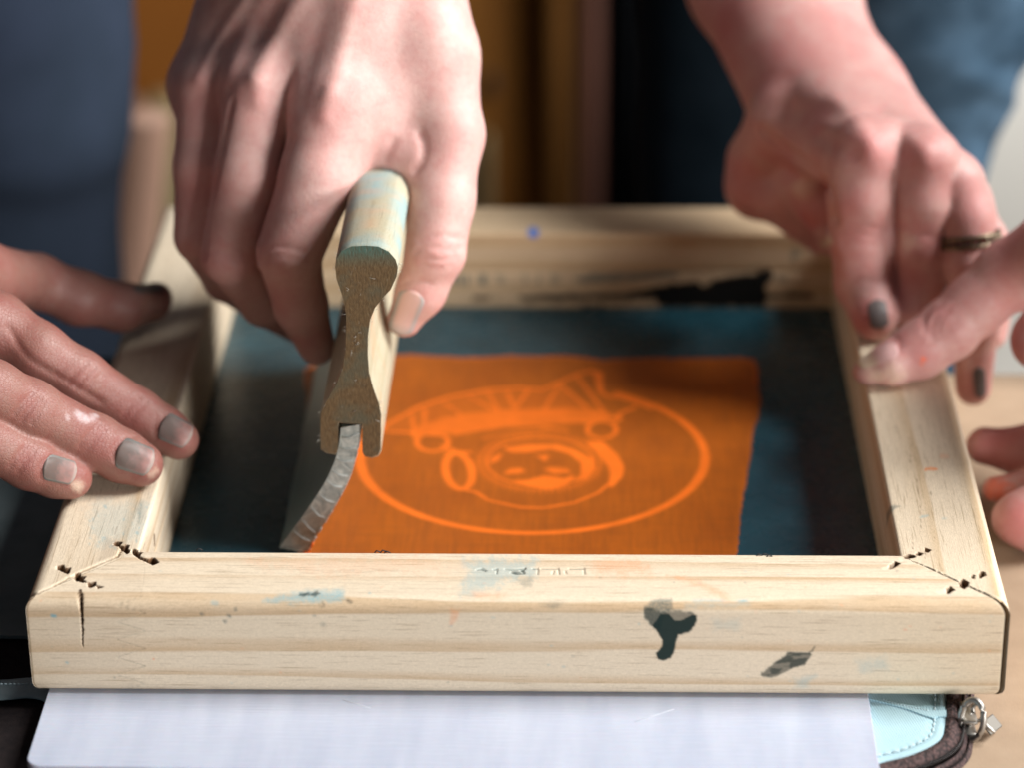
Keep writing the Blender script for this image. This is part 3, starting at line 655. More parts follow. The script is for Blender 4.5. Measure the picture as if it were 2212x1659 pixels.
o = mesh_obj('rail', P, rail_faces(nt, npf), pine3, frame, True, A); o.location = Vector((15, L, 0))*S; o.rotation_euler = (0, 0, math.pi); o['label'] = 'back rail smeared with black ink inside'
# staples / lint stuck on the inner edge of the front rail
lint_m = NT('dark_lint', .6, (.01, .012, .014)).m
for (x, y) in ((815, 1193), (828, 1192), (836, 1194), (1640, 1200), (1652, 1199), (1662, 1202), (430, 1188)):
    q = atz(x, y+2, H); V, F = tube([q+np.array([-.09, 0, -.02]), q+np.array([-.03, .05, .05]), q+np.array([.06, .02, .03]), q+np.array([.1, .05, -.02])], .022, 6); mesh_obj('lint', V, F, lint_m, frame)

# ------------------------------------------------------------------ mesh screen and ink
emul = NT('dark_teal_emulsion', .30)
n1 = emul.noise(emul.coords((.5,)*3), 1, 4); emul.color(emul.mix(emul.ramp(n1, [(.3, (0, 0, 0)), (.7, (1, 1, 1))]), (.010, .042, .058), (.018, .066, .090)))
n2 = emul.noise(emul.coords((.8, .8, .8), loc=(4, 2, 0)), 1, 3); emul.l(emul.ramp(n2, [(.3, (.22,)*3), (.7, (.32,)*3)]), emul.b.inputs['Roughness'])
emul.b.inputs['Specular IOR Level'].default_value = .4
wv = emul.n('ShaderNodeTexWave', bands_direction='X'); wv.inputs['Scale'].default_value = 1; emul.l(emul.coords((9, 9, 9)), wv.inputs['Vector'])
wv2 = emul.n('ShaderNodeTexWave', bands_direction='Y'); wv2.inputs['Scale'].default_value = 1; emul.l(emul.coords((9, 9, 9)), wv2.inputs['Vector'])
emul.bump(emul.math('ADD', wv.outputs[1], wv2.outputs[1]), .10, .01)
V, F = box(-15+RW-.02, 15-RW+.02, RW-.02, L-RW+.02, .10, .16, 0); screen = mesh_obj('mesh_screen', V, F, emul.m, frame, False)

ink = NT('orange_ink', .42)
e_ = ink.attr('emblem'); nn = ink.noise(ink.coords((.35,)*3), 1, 4); n2 = ink.noise(ink.coords((7, .5, 1)), 1, 4, .7); n3 = ink.noise(ink.coords((.5, 9, 1)), 1, 4, .7)
wv = ink.n('ShaderNodeTexWave', bands_direction='X'); wv.inputs['Scale'].default_value = 1; ink.l(ink.coords((3.6, 3.6, 1)), wv.inputs['Vector']); wv.inputs['Distortion'].default_value = .6
wv2 = ink.n('ShaderNodeTexWave', bands_direction='Y'); wv2.inputs['Scale'].default_value = 1; ink.l(ink.coords((3.6, 3.6, 1)), wv2.inputs['Vector']); wv2.inputs['Distortion'].default_value = .6
base = ink.mix(ink.ramp(nn, [(.3, (0, 0, 0)), (.7, (1, 1, 1))]), (.37, .085, .008), (.46, .112, .009))
base = ink.mix(ink.math('MULTIPLY', ink.ramp(n2, [(.42, (0, 0, 0)), (.68, (1, 1, 1))]), .5), base, (.22, .060, .010))
base = ink.mix(ink.math('MULTIPLY', ink.ramp(n3, [(.45, (0, 0, 0)), (.68, (1, 1, 1))]), .45), base, (.24, .064, .010))
base = ink.mix(ink.math('MULTIPLY', ink.math('MULTIPLY', wv.outputs[1], wv2.outputs[1]), .25), base, (.36, .09, .008))
ink.bump(ink.math('ADD', n2, n3), .4, .02); ink.color(ink.mix(e_, base, (1.0, .19, .016))); ink.b.inputs['Specular IOR Level'].default_value = .3
xs = np.arange(-8.6, 9.6, .06); ys = np.arange(2.9, 25.4, .06); GX, GY = np.meshgrid(xs, ys); P2 = np.stack([GX.ravel(), GY.ravel()], 1)
inkpoly = [atz(x, y, .17)[:2] for x, y in [(655, 800), (690, 778), (760, 770), (840, 768), (920, 768), (1000, 773), (1090, 770), (1200, 769), (1260, 773), (1300, 779), (1360, 775), (1500, 774), (1605, 773), (1628, 778), (1636, 800), (1640, 870), (1633, 910), (1622, 960), (1617, 1000), (1608, 1050), (1600, 1100), (1596, 1150), (1590, 1205)]]
inkpoly += [np.array([7.0, 5.5]), np.array([6.6, 3.3]), np.array([-7.4, 3.3]), np.array([-7.55, 9.0]), np.array([-8.2, 20])]
d_ink = sd_poly(P2, inkpoly)+.16*(vnoise(P2[:, 0], P2[:, 1], 1.3, 3)-.5)
zz = lambda pts: [atz(x*.3374+853, y*.3374+746.3, .17)[:2] for x, y in pts]
zw = lambda w_: w_*.3374/66.5*.88
E = np.zeros(len(P2))
def stroke(pts, w_, amt=1, soft=.09): 
    global E
    q = zz(pts); E = np.maximum(E, amt*smooth01(.5-(d_poly(P2, q)-zw(w_)*.5)/soft))
def fill(pts, amt=1, soft=.10):
    global E
    E = np.maximum(E, amt*smooth01(.5-sd_poly(P2, zz(pts))/soft))
def ell(cx, cy, rx, ry, a0=0, a1=360, rot=0, n=48):
    r_ = math.radians(rot); return [(cx+rx*math.cos(a)*math.cos(r_)-ry*math.sin(a)*math.sin(r_), cy+rx*math.cos(a)*math.sin(r_)+ry*math.sin(a)*math.cos(r_)) for a in np.radians(np.linspace(a0, a1, n))]
# the round border, a true circle on the screen
cc = np.array([.21, 16.05]); ang = np.degrees(np.arctan2(P2[:, 1]-cc[1], P2[:, 0]-cc[0])); rad = np.hypot((P2[:, 0]-cc[0])/6.18, (P2[:, 1]-cc[1])/5.86)
arc_on = ~((ang > 60) & (ang < 158)); bw = np.where(ang > 0, .30, .27+.07*np.abs(np.cos(np.radians(ang))))
E = np.maximum(E, arc_on*smooth01(.5-(np.abs(rad-1)*6.0-bw*.5)/.1))
stroke([(-85, 545), (-60, 520), (0, 482), (150, 400), (350, 335), (600, 290), (800, 275), (940, 288), (1080, 228), (1180, 182), (1270, 165), (1318, 178), (1318, 300), (1360, 330), (1450, 340), (1580, 385), (1640, 410)], 40)
stroke([(1290, 180), (1315, 300)], 45); stroke([(1540, 400), (1430, 445), (1440, 480), (1400, 500)], 38)
for s_ in ([(110, 455), (125, 570)], [(190, 415), (190, 505)], [(320, 375), (440, 460)], [(480, 335), (655, 430)], [(600, 310), (665, 425)], [(720, 305), (765, 410)], [(855, 290), (775, 405)], [(1050, 265), (955, 415)], [(1060, 255), (1235, 410)], [(1170, 205), (1335, 425)]): stroke(s_, 34, .85)
fill([(150, 520), (300, 470), (450, 440), (700, 415), (1100, 405), (1330, 420), (1440, 470), (1220, 500), (1000, 512), (700, 525), (390, 572), (200, 575), (110, 570)], .72, .22)
fill([(-60, 520), (150, 405), (600, 300), (950, 300), (1060, 270), (1330, 420), (200, 520), (0, 560)], .22, .2)
stroke([(-85, 550), (0, 562), (100, 562), (140, 600)], 36); stroke(ell(240, 625, 100, 58, -60, 300), 40); stroke([(120, 570), (330, 585)], 34)
stroke(ell(1325, 545, 92, 55, -210, 130), 42); stroke([(1210, 500), (1290, 475), (1430, 470)], 34)
stroke([(380, 578), (540, 550), (700, 530), (900, 516), (1110, 550)], 20); stroke([(560, 602), (700, 572), (850, 550), (1000, 540), (1110, 552)], 20, .8)
stroke(ell(408, 810, 82, 118, 0, 360, -18), 62); stroke([(330, 690), (480, 690)], 40); stroke([(300, 650), (390, 680)], 30)
stroke([(440, 930), (520, 945), (600, 998), (800, 1042), (950, 1047), (1150, 1012), (1300, 950), (1400, 870)], 27)
fill([(1215, 590), (1240, 620), (1330, 620), (1430, 710), (1470, 790), (1455, 850), (1390, 915), (1365, 905), (1380, 830), (1360, 770), (1310, 710), (1240, 640)])
for k in range(64):
    a = 2*math.pi*k/64; stroke([(930+385*math.cos(a), 755+178*math.sin(a)), (930+415*math.cos(a), 755+196*math.sin(a))], 14, .75, .06)
stroke(ell(930, 752, 385, 176), 12, .8, .06); stroke(ell(930, 750, 345, 155), 30, .75)
fill([(690, 660), (860, 640), (1040, 640), (1140, 670), (1260, 730), (1290, 790), (1230, 860), (1140, 880), (1190, 830), (1190, 760), (1120, 700), (1000, 668), (850, 690), (740, 690)])
fill([(740, 872), (850, 868), (960, 838), (1080, 858), (1140, 838), (1150, 852), (1100, 900), (1000, 930), (850, 908)])
fill([(690, 828), (740, 795), (800, 790), (840, 812), (780, 828)], .8); fill([(950, 800), (1000, 785), (1100, 795), (1130, 820), (1020, 830)], .8); fill([(900, 712), (990, 705), (965, 750), (930, 730)], .8); fill([(600, 770), (620, 720), (690, 690), (670, 740)], .8)
nv = np.full(len(P2), -1); keep = d_ink < .06
nx = len(xs); idx = np.arange(len(P2)).reshape(GX.shape)
q = np.stack([idx[:-1, :-1], idx[:-1, 1:], idx[1:, 1:], idx[1:, :-1]], -1).reshape(-1, 4); q = q[keep[q].all(1)]
used = np.unique(q); nv[used] = np.arange(len(used)); q = nv[q]
E *= .93-.40*(vnoise(P2[:, 0], P2[:, 1], 1.6, 9)); E = np.maximum(E, .45*smooth01(1-np.abs(d_ink+.05)/.14)*(P2[:, 1] > 22))
zi = .175+.012*smooth01(-d_ink/.2)[used]
ink_o = mesh_obj('ink_layer', np.c_[P2[used], zi], q, ink.m, screen, True, {'emblem': E[used]}); ink_o['label'] = 'orange ink pulled over the stencil with a round emblem'
sm = ink_o.modifiers.new('film', 'SOLIDIFY'); sm.thickness = .0001; sm.offset = 1

# ------------------------------------------------------------------ squeegee
YS = 8.62
zq = lambda pts: [(lambda p: (p[0], p[2]))(aty(x*.5788+568.6, y*.5788+284.3, YS)) for x, y in pts]
half_r = [(387, 418), (430, 421), (470, 440), (496, 470), (505, 500), (500, 535), (478, 585), (445, 620), (418, 655), (400, 700), (392, 760), (391, 830), (396, 900), (412, 960), (434, 1020), (441, 1060), (440, 1195), (430, 1214), (405, 1222), (378, 1216), (370, 1200), (370, 1095)]
half_l = [(278, 1090), (278, 1190), (270, 1208), (235, 1204), (214, 1190), (212, 1140), (213, 1060), (232, 1015), (270, 950), (295, 890), (306, 820), (309, 740), (309, 680), (302, 640), (288, 590), (272, 545), (268, 505), (272, 470), (292, 438), (330, 420)]
prof = zq(half_r+half_l)
sq_top = wood_mat('squeegee_wood', (.52, .48, .355), (.40, .34, .22), (-5, 14), .9, 4, axis='Y', stains=True)
sq_end = NT('squeegee_end_grain', .8)
n1 = sq_end.noise(sq_end.coords((16, 16, 5)), 1, 4, .6); n2 = sq_end.noise(sq_end.coords((1.1,)*3), 1, 3); n3 = sq_end.noise(sq_end.coords((24, 6, 8)), 1, 2)
c = sq_end.mix(sq_end.ramp(n1, [(.3, (0, 0, 0)), (.7, (1, 1, 1))]), (.085, .050, .020), (.18, .115, .052))
c = sq_end.mix(sq_end.math('MULTIPLY', sq_end.ramp(n2, [(.48, (0, 0, 0)), (.66, (1, 1, 1))]), .6), c, (.09, .10, .07))
gz = sq_end.math('MULTIPLY', sq_end.attr('teal'), sq_end.ramp(n1, [(.3, (.3,)*3), (.6, (1,)*3)])); c = sq_end.mix(gz, c, (.05, .16, .14)); c = sq_end.mix(sq_end.ramp(n3, [(.64, (0, 0, 0)), (.78, (.4,)*3)]), c, (.36, .33, .26)); sq_end.color(c); sq_end.bump(n1, .5, .04)
squeegee = thing('squeegee', (-5, 9, 0), 'wooden handled squeegee with a bent grey rubber blade gripped above the orange ink', 'squeegee')
ys = [YS, YS+.05]+list(np.linspace(YS+.25, 23.4, 60)); npf = len(prof); V = []; F = []; cen = np.mean(prof, 0); pa = np.array(prof)
for j, y in enumerate(ys):
    sc_ = .985 if j == 0 else 1.0
    w_ = .012*(vnoise(pa[:, 0]*3, np.full(npf, y), 1.0, 6)-.5)*(j > 1)
    V += [((x-cen[0])*sc_+cen[0]+ww, y, (z-cen[1])*sc_+cen[1]+ww) for (x, z), ww in zip(prof, w_)]
for j in range(len(ys)-1):
    for i in range(npf): k = (i+1) % npf; F.append([j*npf+i, (j+1)*npf+i, (j+1)*npf+k, j*npf+k])
F.append([(len(ys)-1)*npf+i for i in range(npf)]); Pv = np.array(V)
px = measure(Pv); a_blue = smooth01(1-np.linalg.norm((px-np.array([760, 450]))/np.array([30, 60]), axis=1))*.7; up_ = (Pv[:, 2] > 10.3)
A = {k: np.zeros(len(Pv)) for k in ('blue', 'orange', 'grey', 'dark', 'black', 'hole', 'pale')}
nzz = vnoise(Pv[:, 0]*2, Pv[:, 1], .9, 31)
A['blue'] = up_*np.clip(nzz*1.7-.5, 0, .7); A['grey'] = up_*.35*smooth01(1-np.linalg.norm((px-np.array([750, 440]))/np.array([24, 45]), axis=1)); A['orange'] = np.clip(vnoise(Pv[:, 0]*2, Pv[:, 1], 1.3, 77)*2.2-1.35, 0, .22)
o = mesh_obj('handle', Pv, F, [sq_top, sq_end.m], squeegee, True, A)
o.modifiers.new('split', 'EDGE_SPLIT').split_angle = math.radians(50)
# end face, cut slightly proud, rough grain
from mathutils.geometry import tessellate_polygon
Pv = np.array([((x-cen[0])*.985+cen[0], YS, (z-cen[1])*.985+cen[1]) for x, z in prof])
F = [list(q) for q in tessellate_polygon([[Vector((p[0], p[2], 0)) for p in Pv]])]
teal = smooth01((Pv[:, 2]-10.75)/.6)*.8
eo = mesh_obj('end_grain', Pv, F, sq_end.m, o, False, {'teal': teal})
# frayed fibres along the cut edge
parts = []
for k in range(90):
    i = rng.integers(0, npf); x, z = prof[i]; dx, dz = (np.array([x, z])-cen); n_ = np.array([dx*1.0, 0, dz*.15]); n_ /= np.linalg.norm(n_)
    if z > 11.2 or z < 4.6: continue
    p0 = np.array([x, YS+.02+rng.uniform(-.02, .05), z+rng.uniform(-.25, .25)*.5]); L_ = rng.uniform(.03, .11)
    parts.append(tube([p0, p0+n_*L_*.5+rng.normal(0, .02, 3), p0+n_*L_+rng.normal(0, .03, 3)], .006, 4))
for k in range(22):
    i, j_ = rng.integers(0, npf, 2); t_ = rng.uniform(.3, .7); x = prof[i][0]*t_+prof[j_][0]*(1-t_); z = prof[i][1]*t_+prof[j_][1]*(1-t_)
    if not (4.8 < z < 11): continue
    if d_poly(np.array([[x, z]]), prof, True)[0] < .05 or sd_poly(np.array([[x, z]]), prof)[0] > 0: continue
    p0 = np.array([x, YS-.01, z]); parts.append(tube([p0, p0+np.array([rng.normal(0, .06), -.03, rng.normal(0, .06)]), p0+np.array([rng.normal(0, .05), -.02, rng.normal(0, .05)])], .005, 4))
V, F = join(parts); mesh_obj('fibre', V, F, NT('pale_fibres', .8, (.55, .52, .45)).m, o)
# rubber blade
bl = [(290, 1112), (284, 1160), (272, 1215), (250, 1270), (222, 1325), (182, 1388), (140, 1450), (98, 1508), (60, 1560)]
br = [(163, 1583), (176, 1556), (195, 1522), (228, 1468), (262, 1412), (295, 1352), (322, 1295), (342, 1235), (356, 1180), (366, 1130), (371, 1097), (300, 1097)]
bp = zq(spline(bl, 4).tolist()+spline(br[:-1], 4).tolist()); bp = [(x, max(z, .17)) for x, z in bp]
rub = NT('grey_rubber', .38)
n1 = rub.noise(rub.coords((1.3, .25, 1.3)), 1, 4); n2 = rub.noise(rub.coords((5, 2, 5)), 1, 4, .7)
c = rub.mix(rub.ramp(n1, [(.3, (0, 0, 0)), (.7, (1, 1, 1))]), (.13, .19, .20), (.21, .28, .285)); c = rub.mix(rub.math('MULTIPLY', rub.ramp(n2, [(.5, (0, 0, 0)), (.7, (1, 1, 1))]), .5), c, (.20, .27, .29)); rub.color(c)
rub.b.inputs['Transmission Weight'].default_value = .12; rub.b.inputs['Subsurface Weight'].default_value = .3; rub.b.inputs['Subsurface Scale'].default_value = .004; rub.bump(n2, .3, .03)
ny = 40; ysb = np.linspace(YS+.1, 23.3, ny); n = len(bp); V = []; F = []
for j, y in enumerate(ysb):
    V += [(x+.02*math.sin(y*1.3+z), y, z) for x, z in bp]
for j in range(ny-1):
    for i in range(n): k = (i+1) % n; F.append([j*n+i, (j+1)*n+i, (j+1)*n+k, j*n+k])
F.append([(ny-1)*n+i for i in range(n)]); Fe = list(range(n))[::-1]; F.append(Fe)
cut_m = NT('blade_cut_end', .45); n1 = cut_m.noise(cut_m.coords((2.6, 2, 2.2)), 1, 5, .7, 1.2); cut_m.color(cut_m.ramp(n1, [(.3, (.20, .24, .235)), (.5, (.40, .43, .40)), (.68, (.62, .63, .58))])); cut_m.bump(n1, .8, .06)
b = mesh_obj('blade', V, F, [rub.m, cut_m.m], squeegee); b.data.polygons[len(F)-1].material_index = 1; b.data.polygons[len(F)-1].use_smooth = False; b.modifiers.new('split', 'EDGE_SPLIT').split_angle = math.radians(40)
# the blade's cut end: paler ridges where ink dried in bands
cl = np.array([[(a_+c_)/2 for a_, c_ in zip(p, q)] for p, q in zip(zq(spline(bl, 4).tolist()), zq(spline(br[:-1], 4).tolist())[::-1][:33])]); parts = []
L_ = zq(spline(bl, 4).tolist()); R_ = zq(spline(br[:-1], 4).tolist())[::-1]
for k in range(3, 30, 3):
    a_, c_ = np.array(L_[k]), np.array(R_[min(len(R_)-1, int(k*len(R_)/len(L_)))]); a_, c_ = a_+(c_-a_)*.08, c_-(c_-a_)*.1
    mid = .5*(a_+c_)+np.array([.0, -.05-.05*rng.random()])
    parts.append(tube([(a_[0], YS+.1, a_[1]), (mid[0], YS+.075, mid[1]), (c_[0], YS+.1, c_[1]+.03*rng.random())], (.03, .022), 6))
V, F = join(parts); mesh_obj('ink_ridge', V, F, NT('dried_ridge', .5, (.44, .46, .44)).m, b)
parts = []
for k in range(70):
    s_ = rng.uniform(.12, .98); i = s_*(len(R_)-1); q0 = np.array(R_[int(i)])*(1-i % 1)+np.array(R_[min(len(R_)-1, int(i)+1)])*(i % 1); r_ = rng.uniform(.012, .035)*(1.4 if s_ > .6 else 1)
    V, F = tube([(q0[0]-r_*.6, YS+.09, q0[1]), (q0[0], YS+.085, q0[1]+r_*.3), (q0[0]+r_*.6, YS+.11, q0[1]+r_*.8)], [(r_*.3, r_*.3), (r_, r_), (r_*.3, r_*.3)], 6); parts.append((V, F))
V, F = join(parts); mesh_obj('dried_ink', V, F, NT('dried_ink_crumb', .5, (.50, .49, .46)).m, b)
q0, q1 = np.array(bp[32]), np.array(bp[34]); c_ = NT('fresh_orange', .3, (.9, .16, .02)).m
parts = [tube([(R_[-k][0]+.01, YS+.08, R_[-k][1]), (R_[-k-1][0]+.015, YS+.075, R_[-k-1][1]), (R_[-k-2][0]+.01, YS+.1, R_[-k-2][1])], (.04, .04), 6) for k in (2, 5)]
V, F = join(parts); mesh_obj('fresh_ink', V, F, c_, b)

fx = R_[-1][0]-.02; V, F = tube([(fx+.05*math.sin(y*2.1)+.03*math.sin(y*5.3), y, .19) for y in np.linspace(YS+.05, 23.2, 90)], [(.11+.06*vnoise(np.array([y]), np.array([0.]), .9, 4)[0], .05+.06*vnoise(np.array([y]), np.array([3.]), 1.2, 8)[0]) for y in np.linspace(YS+.05, 23.2, 90)], 8)
mesh_obj('ink_bead', V, F, NT('wet_orange', .18, (.95, .17, .012)).m, b)

# ------------------------------------------------------------------ hands: one continuous surface per arm, grown from a distance field
class Flesh:
    def __init__(s, lo, hi, h=.10):
        s.lo, s.h = np.array(lo, float), h; s.n = np.ceil((np.array(hi)-s.lo)/h).astype(int)+1
        s.D = np.full(s.n, 9.0, np.float32); s.blush = []; s.ink = []; s.paint = []; s.pale = []
    def _win(s, pts, pad):
        a = np.clip(np.floor((np.min(pts, 0)-pad-s.lo)/s.h).astype(int), 0, s.n-1); b = np.clip(np.ceil((np.max(pts, 0)+pad-s.lo)/s.h).astype(int)+1, 1, s.n)
        if (b <= a).any(): return None, None
        sl = tuple(slice(i, j) for i, j in zip(a, b))
        g = [s.lo[k]+np.arange(a[k], b[k])*s.h for k in range(3)]
        return sl, np.meshgrid(*g, indexing='ij', sparse=True)
    @staticmethod
    def smin(a, b, k):
        if k <= 0: return np.minimum(a, b)
        h = np.maximum(k-np.abs(a-b), 0)/k; return np.minimum(a, b)-h*h*k*.25
    @staticmethod
    def seg(X, a, b):
        ba = b-a; q = max(ba@ba, 1e-9)
        t = np.clip(((X[0]-a[0])*ba[0]+(X[1]-a[1])*ba[1]+(X[2]-a[2])*ba[2])/q, 0, 1)
        return np.sqrt((X[0]-a[0]-t*ba[0])**2+(X[1]-a[1]-t*ba[1])**2+(X[2]-a[2]-t*ba[2])**2), t
    def cone(s, D, a, b, ra, rb, k):
        a, b = np.array(a, float), np.array(b, float); sl, X = s._win([a, b], max(ra, rb)+k+.4)
        if sl is None: return
        d, t = s.seg(X, a, b); D[sl] = s.smin(D[sl], (d-(ra+(rb-ra)*t)).astype(np.float32), k)
    def chain(s, D, pts, k=.25):
        """pts: (xyz, r); builds its own field so that a chain's bones melt into each other, then joins D with the last k"""
        for (a, ra), (b, rb) in zip(pts[:-1], pts[1:]): s.cone(D, a, b, ra, rb, k)
    def ball(s, D, c, r, k): s.cone(D, c, np.array(c)+1e-3, r, r, k)
    def merge(s, F, k): s.D = s.smin(s.D, F, k)
    def groove(s, pts, w, depth):
        pts = [np.array(p, float) for p in pts]; sl, X = s._win(pts, 3*w)
        if sl is None: return
        d = None
        for a, b in zip(pts[:-1], pts[1:]):
            e, _ = s.seg(X, a, b); d = e if d is None else np.minimum(d, e)
        s.D[sl] += (depth*np.exp(-(d/w)**2)).astype(np.float32)
    def sample(s, P):
        q = (np.asarray(P)-s.lo)/s.h; i = np.clip(np.floor(q).astype(int), 0, s.n-2); f = np.clip(q-i, 0, 1); out = 0
        for dx in (0, 1):
            for dy in (0, 1):
                for dz in (0, 1):
                    w = (f[..., 0] if dx else 1-f[..., 0])*(f[..., 1] if dy else 1-f[..., 1])*(f[..., 2] if dz else 1-f[..., 2])
                    out = out+w*s.D[i[..., 0]+dx, i[..., 1]+dy, i[..., 2]+dz]
        return out
    def grad(s, P):
        e = s.h; g = np.stack([s.sample(P+np.eye(3)[k]*e)-s.sample(P-np.eye(3)[k]*e) for k in range(3)], -1)
        return g/np.maximum(np.linalg.norm(g, axis=-1, keepdims=True), 1e-6)
    def surf(s, x, y):
        """first skin point seen along the line of sight through a picture point"""
        d = ray(x, y); d = d/np.linalg.norm(d); lo = CAM; hi_ = s.lo+(s.n-1)*s.h
        with np.errstate(divide='ignore'):
            t1, t2 = (s.lo-CAM)/d, (hi_-CAM)/d
        ta = max(np.minimum(t1, t2)); tb = min(np.maximum(t1, t2))
        if tb <= ta: return None
        T = np.arange(ta, tb, .04); P = CAM+T[:, None]*d; v = s.sample(P); i = np.argmax(v < 0)
        if v[i] >= 0: return None
        if i == 0: return P[0]
        f = v[i-1]/(v[i-1]-v[i]); return P[i-1]+f*(P[i]-P[i-1])
    def pgroove(s, pts, w, depth, n=8):
        q = [s.surf(x, y) for x, y in spline([(*p, 0) for p in pts], n)[:, :2]]; q = [p for p in q if p is not None]
        if len(q) > 1: s.groove(q, w, depth)
    def mesh(s):
        for k in range(3):                                  # the arm closes where its field ends
            for e in (0, -1):
                i = [slice(None)]*3; i[k] = e; s.D[tuple(i)] = np.maximum(s.D[tuple(i)], .5*s.h)
        D = s.D; sg = D < 0; n = s.n
        c = [sg[i:n[0]-1+i, j:n[1]-1+j, k:n[2]-1+k] for i in (0, 1) for j in (0, 1) for k in (0, 1)]
        cnt = sum(x.astype(np.int8) for x in c); act = np.argwhere((cnt > 0) & (cnt < 8)); ids = np.full(tuple(n-1), -1, np.int64); ids[tuple(act.T)] = np.arange(len(act))
        acc = np.zeros((len(act), 3)); num = np.zeros(len(act))
        for ax in range(3):
            o1, o2 = [k for k in range(3) if k != ax]
            for p in (0, 1):
                for q in (0, 1):
                    a = act.copy(); a[:, o1] += p; a[:, o2] += q; b = a.copy(); b[:, ax] += 1
                    va, vb = D[tuple(a.T)], D[tuple(b.T)]; mk = (va < 0) != (vb < 0)
                    t = np.where(mk, va/np.where(mk, va-vb, 1), 0); pt = a.astype(float); pt[:, ax] += t
                    acc[mk] += pt[mk]; num[mk] += 1
        V = s.lo+acc/num[:, None]*s.h; F = []
        for ax in range(3):
            o1, o2 = (ax+1) % 3, (ax+2) % 3
            sl0 = [slice(0, None)]*3; sl1 = [slice(0, None)]*3; sl0[ax] = slice(0, -1); sl1[ax] = slice(1, None)
            A0, A1 = sg[tuple(sl0)], sg[tuple(sl1)]; e = np.argwhere(A0 != A1); e = e[(e[:, o1] > 0) & (e[:, o2] > 0) & (e[:, o1] < n[o1]-1) & (e[:, o2] < n[o2]-1)]
            inside = A0[tuple(e.T)]; qs = []
            for p, q in ((1, 1), (0, 1), (0, 0), (1, 0)):
                g = e.copy(); g[:, o1] -= p; g[:, o2] -= q; qs.append(ids[tuple(g.T)])
            Q = np.stack(qs, 1); Q[~inside] = Q[~inside][:, ::-1]; F.append(Q[(Q >= 0).all(1)])
        F = np.concatenate(F)
        # two rounds of relaxation, then back onto the true surface
        for _ in range(2):
            acc = np.zeros_like(V); num = np.zeros(len(V))
            for a, b in ((0, 1), (1, 2), (2, 3), (3, 0)):
                np.add.at(acc, F[:, a], V[F[:, b]]); np.add.at(acc, F[:, b], V[F[:, a]]); np.add.at(num, F[:, a], 1); np.add.at(num, F[:, b], 1)
            V = .5*V+.5*acc/np.maximum(num, 1)[:, None]
        V = V-s.grad(V)*s.sample(V)[:, None]*.7
        return V, F
    def masks(s, V):
        out = {}
        for k, L_ in (('blush', s.blush), ('ink', s.ink), ('paint', s.paint), ('pale', s.pale)):
            a = np.zeros(len(V))
            for c, r, amt in L_:
                if c is None: continue
                d = np.linalg.norm(V-np.array(c), axis=1); nzv = (vnoise(V[:, 0]*2+7, V[:, 1]*2+V[:, 2]*2, 1.1 if k == 'blush' else 3.0, 3)-.5)
                a = np.maximum(a, amt*smooth01(1.15-d/r+nzv*(.5 if k == 'blush' else 1.1))) if k != 'blush' else np.maximum(a, amt*smooth01(1-d/r+nzv*.4))
            out[k] = a
        return out
    def build(s, name, mat, parent):
        V, F = s.mesh(); return mesh_obj(name, V, F, mat, parent, True, s.masks(V))
    def spot(s, kind, x, y, r, amt=1.0): getattr(s, kind).append((s.surf(x, y), r, amt))
    def nail(s, root, tip, half_root, half_tip, mat, parent, lift=.028, curve=.0):
        """a nail plate laid on the finger: root and tip are picture points, half widths in picture units"""
        r_, t_ = np.array(root, float), np.array(tip, float); ax = t_-r_; nrm = np.array([-ax[1], ax[0]])/np.linalg.norm(ax); nu, nv_ = 15, 13; top = np.zeros((nu, nv_, 3)); ok = True
        for i, u in enumerate(np.linspace(0, 1, nu)):
            hw = half_root+(half_tip-half_root)*u
            if u < .18: hw *= math.sqrt(max(0.0, 1-((.18-u)/.18)**2))*.42+.58
            if u > .86: hw *= math.sqrt(max(0.0, 1-((u-.86)/.14)**2))*.35+.65
            for j, v in enumerate(np.linspace(-1, 1, nv_)):
                bow = (.085*(1-v*v))*(1 if u > .5 else -1)*abs(u-.5)*2; q = r_+ax*(u+bow*.6)+nrm*hw*v; P = s.surf(*q)
                if P is None: P = top[i, j-1] if j else top[max(i-1, 0), j]
                top[i, j] = P
        for _ in range(2):
            T = top.copy(); T[1:-1, 1:-1] = .4*top[1:-1, 1:-1]+.15*(top[:-2, 1:-1]+top[2:, 1:-1]+top[1:-1, :-2]+top[1:-1, 2:]); top = T
        g = s.grad(top); vv = np.linspace(-1, 1, nv_)[None, :, None]; uu = np.linspace(0, 1, nu)[:, None, None]
        up_ = top+g*(lift*(1.0-.35*vv**2)+.02*uu); dn = top-g*.05
        V = np.concatenate([up_.reshape(-1, 3), dn.reshape(-1, 3)]); n_ = nu*nv_; F = []
        for i in range(nu-1):
            for j in range(nv_-1): a = i*nv_+j; F.append([a, a+1, a+nv_+1, a+nv_]); F.append([n_+a, n_+a+nv_, n_+a+nv_+1, n_+a+1])
        ring = [j for j in range(nv_)]+[i*nv_+nv_-1 for i in range(1, nu)]+[(nu-1)*nv_+j for j in range(nv_-2, -1, -1)]+[i*nv_ for i in range(nu-2, 0, -1)]
        for a, b in zip(ring, ring[1:]+ring[:1]): F.append([a, n_+a, n_+b, b])
        U = np.tile(np.repeat(np.linspace(0, 1, nu), nv_), 2); VV = np.tile(np.abs(np.tile(np.linspace(-1, 1, nv_), nu)), 2)
        return mesh_obj('nail', V, F, mat, parent, True, {'along': U, 'across': VV})

def J(*q): return [(at(p[:4]), p[4]) for p in q]

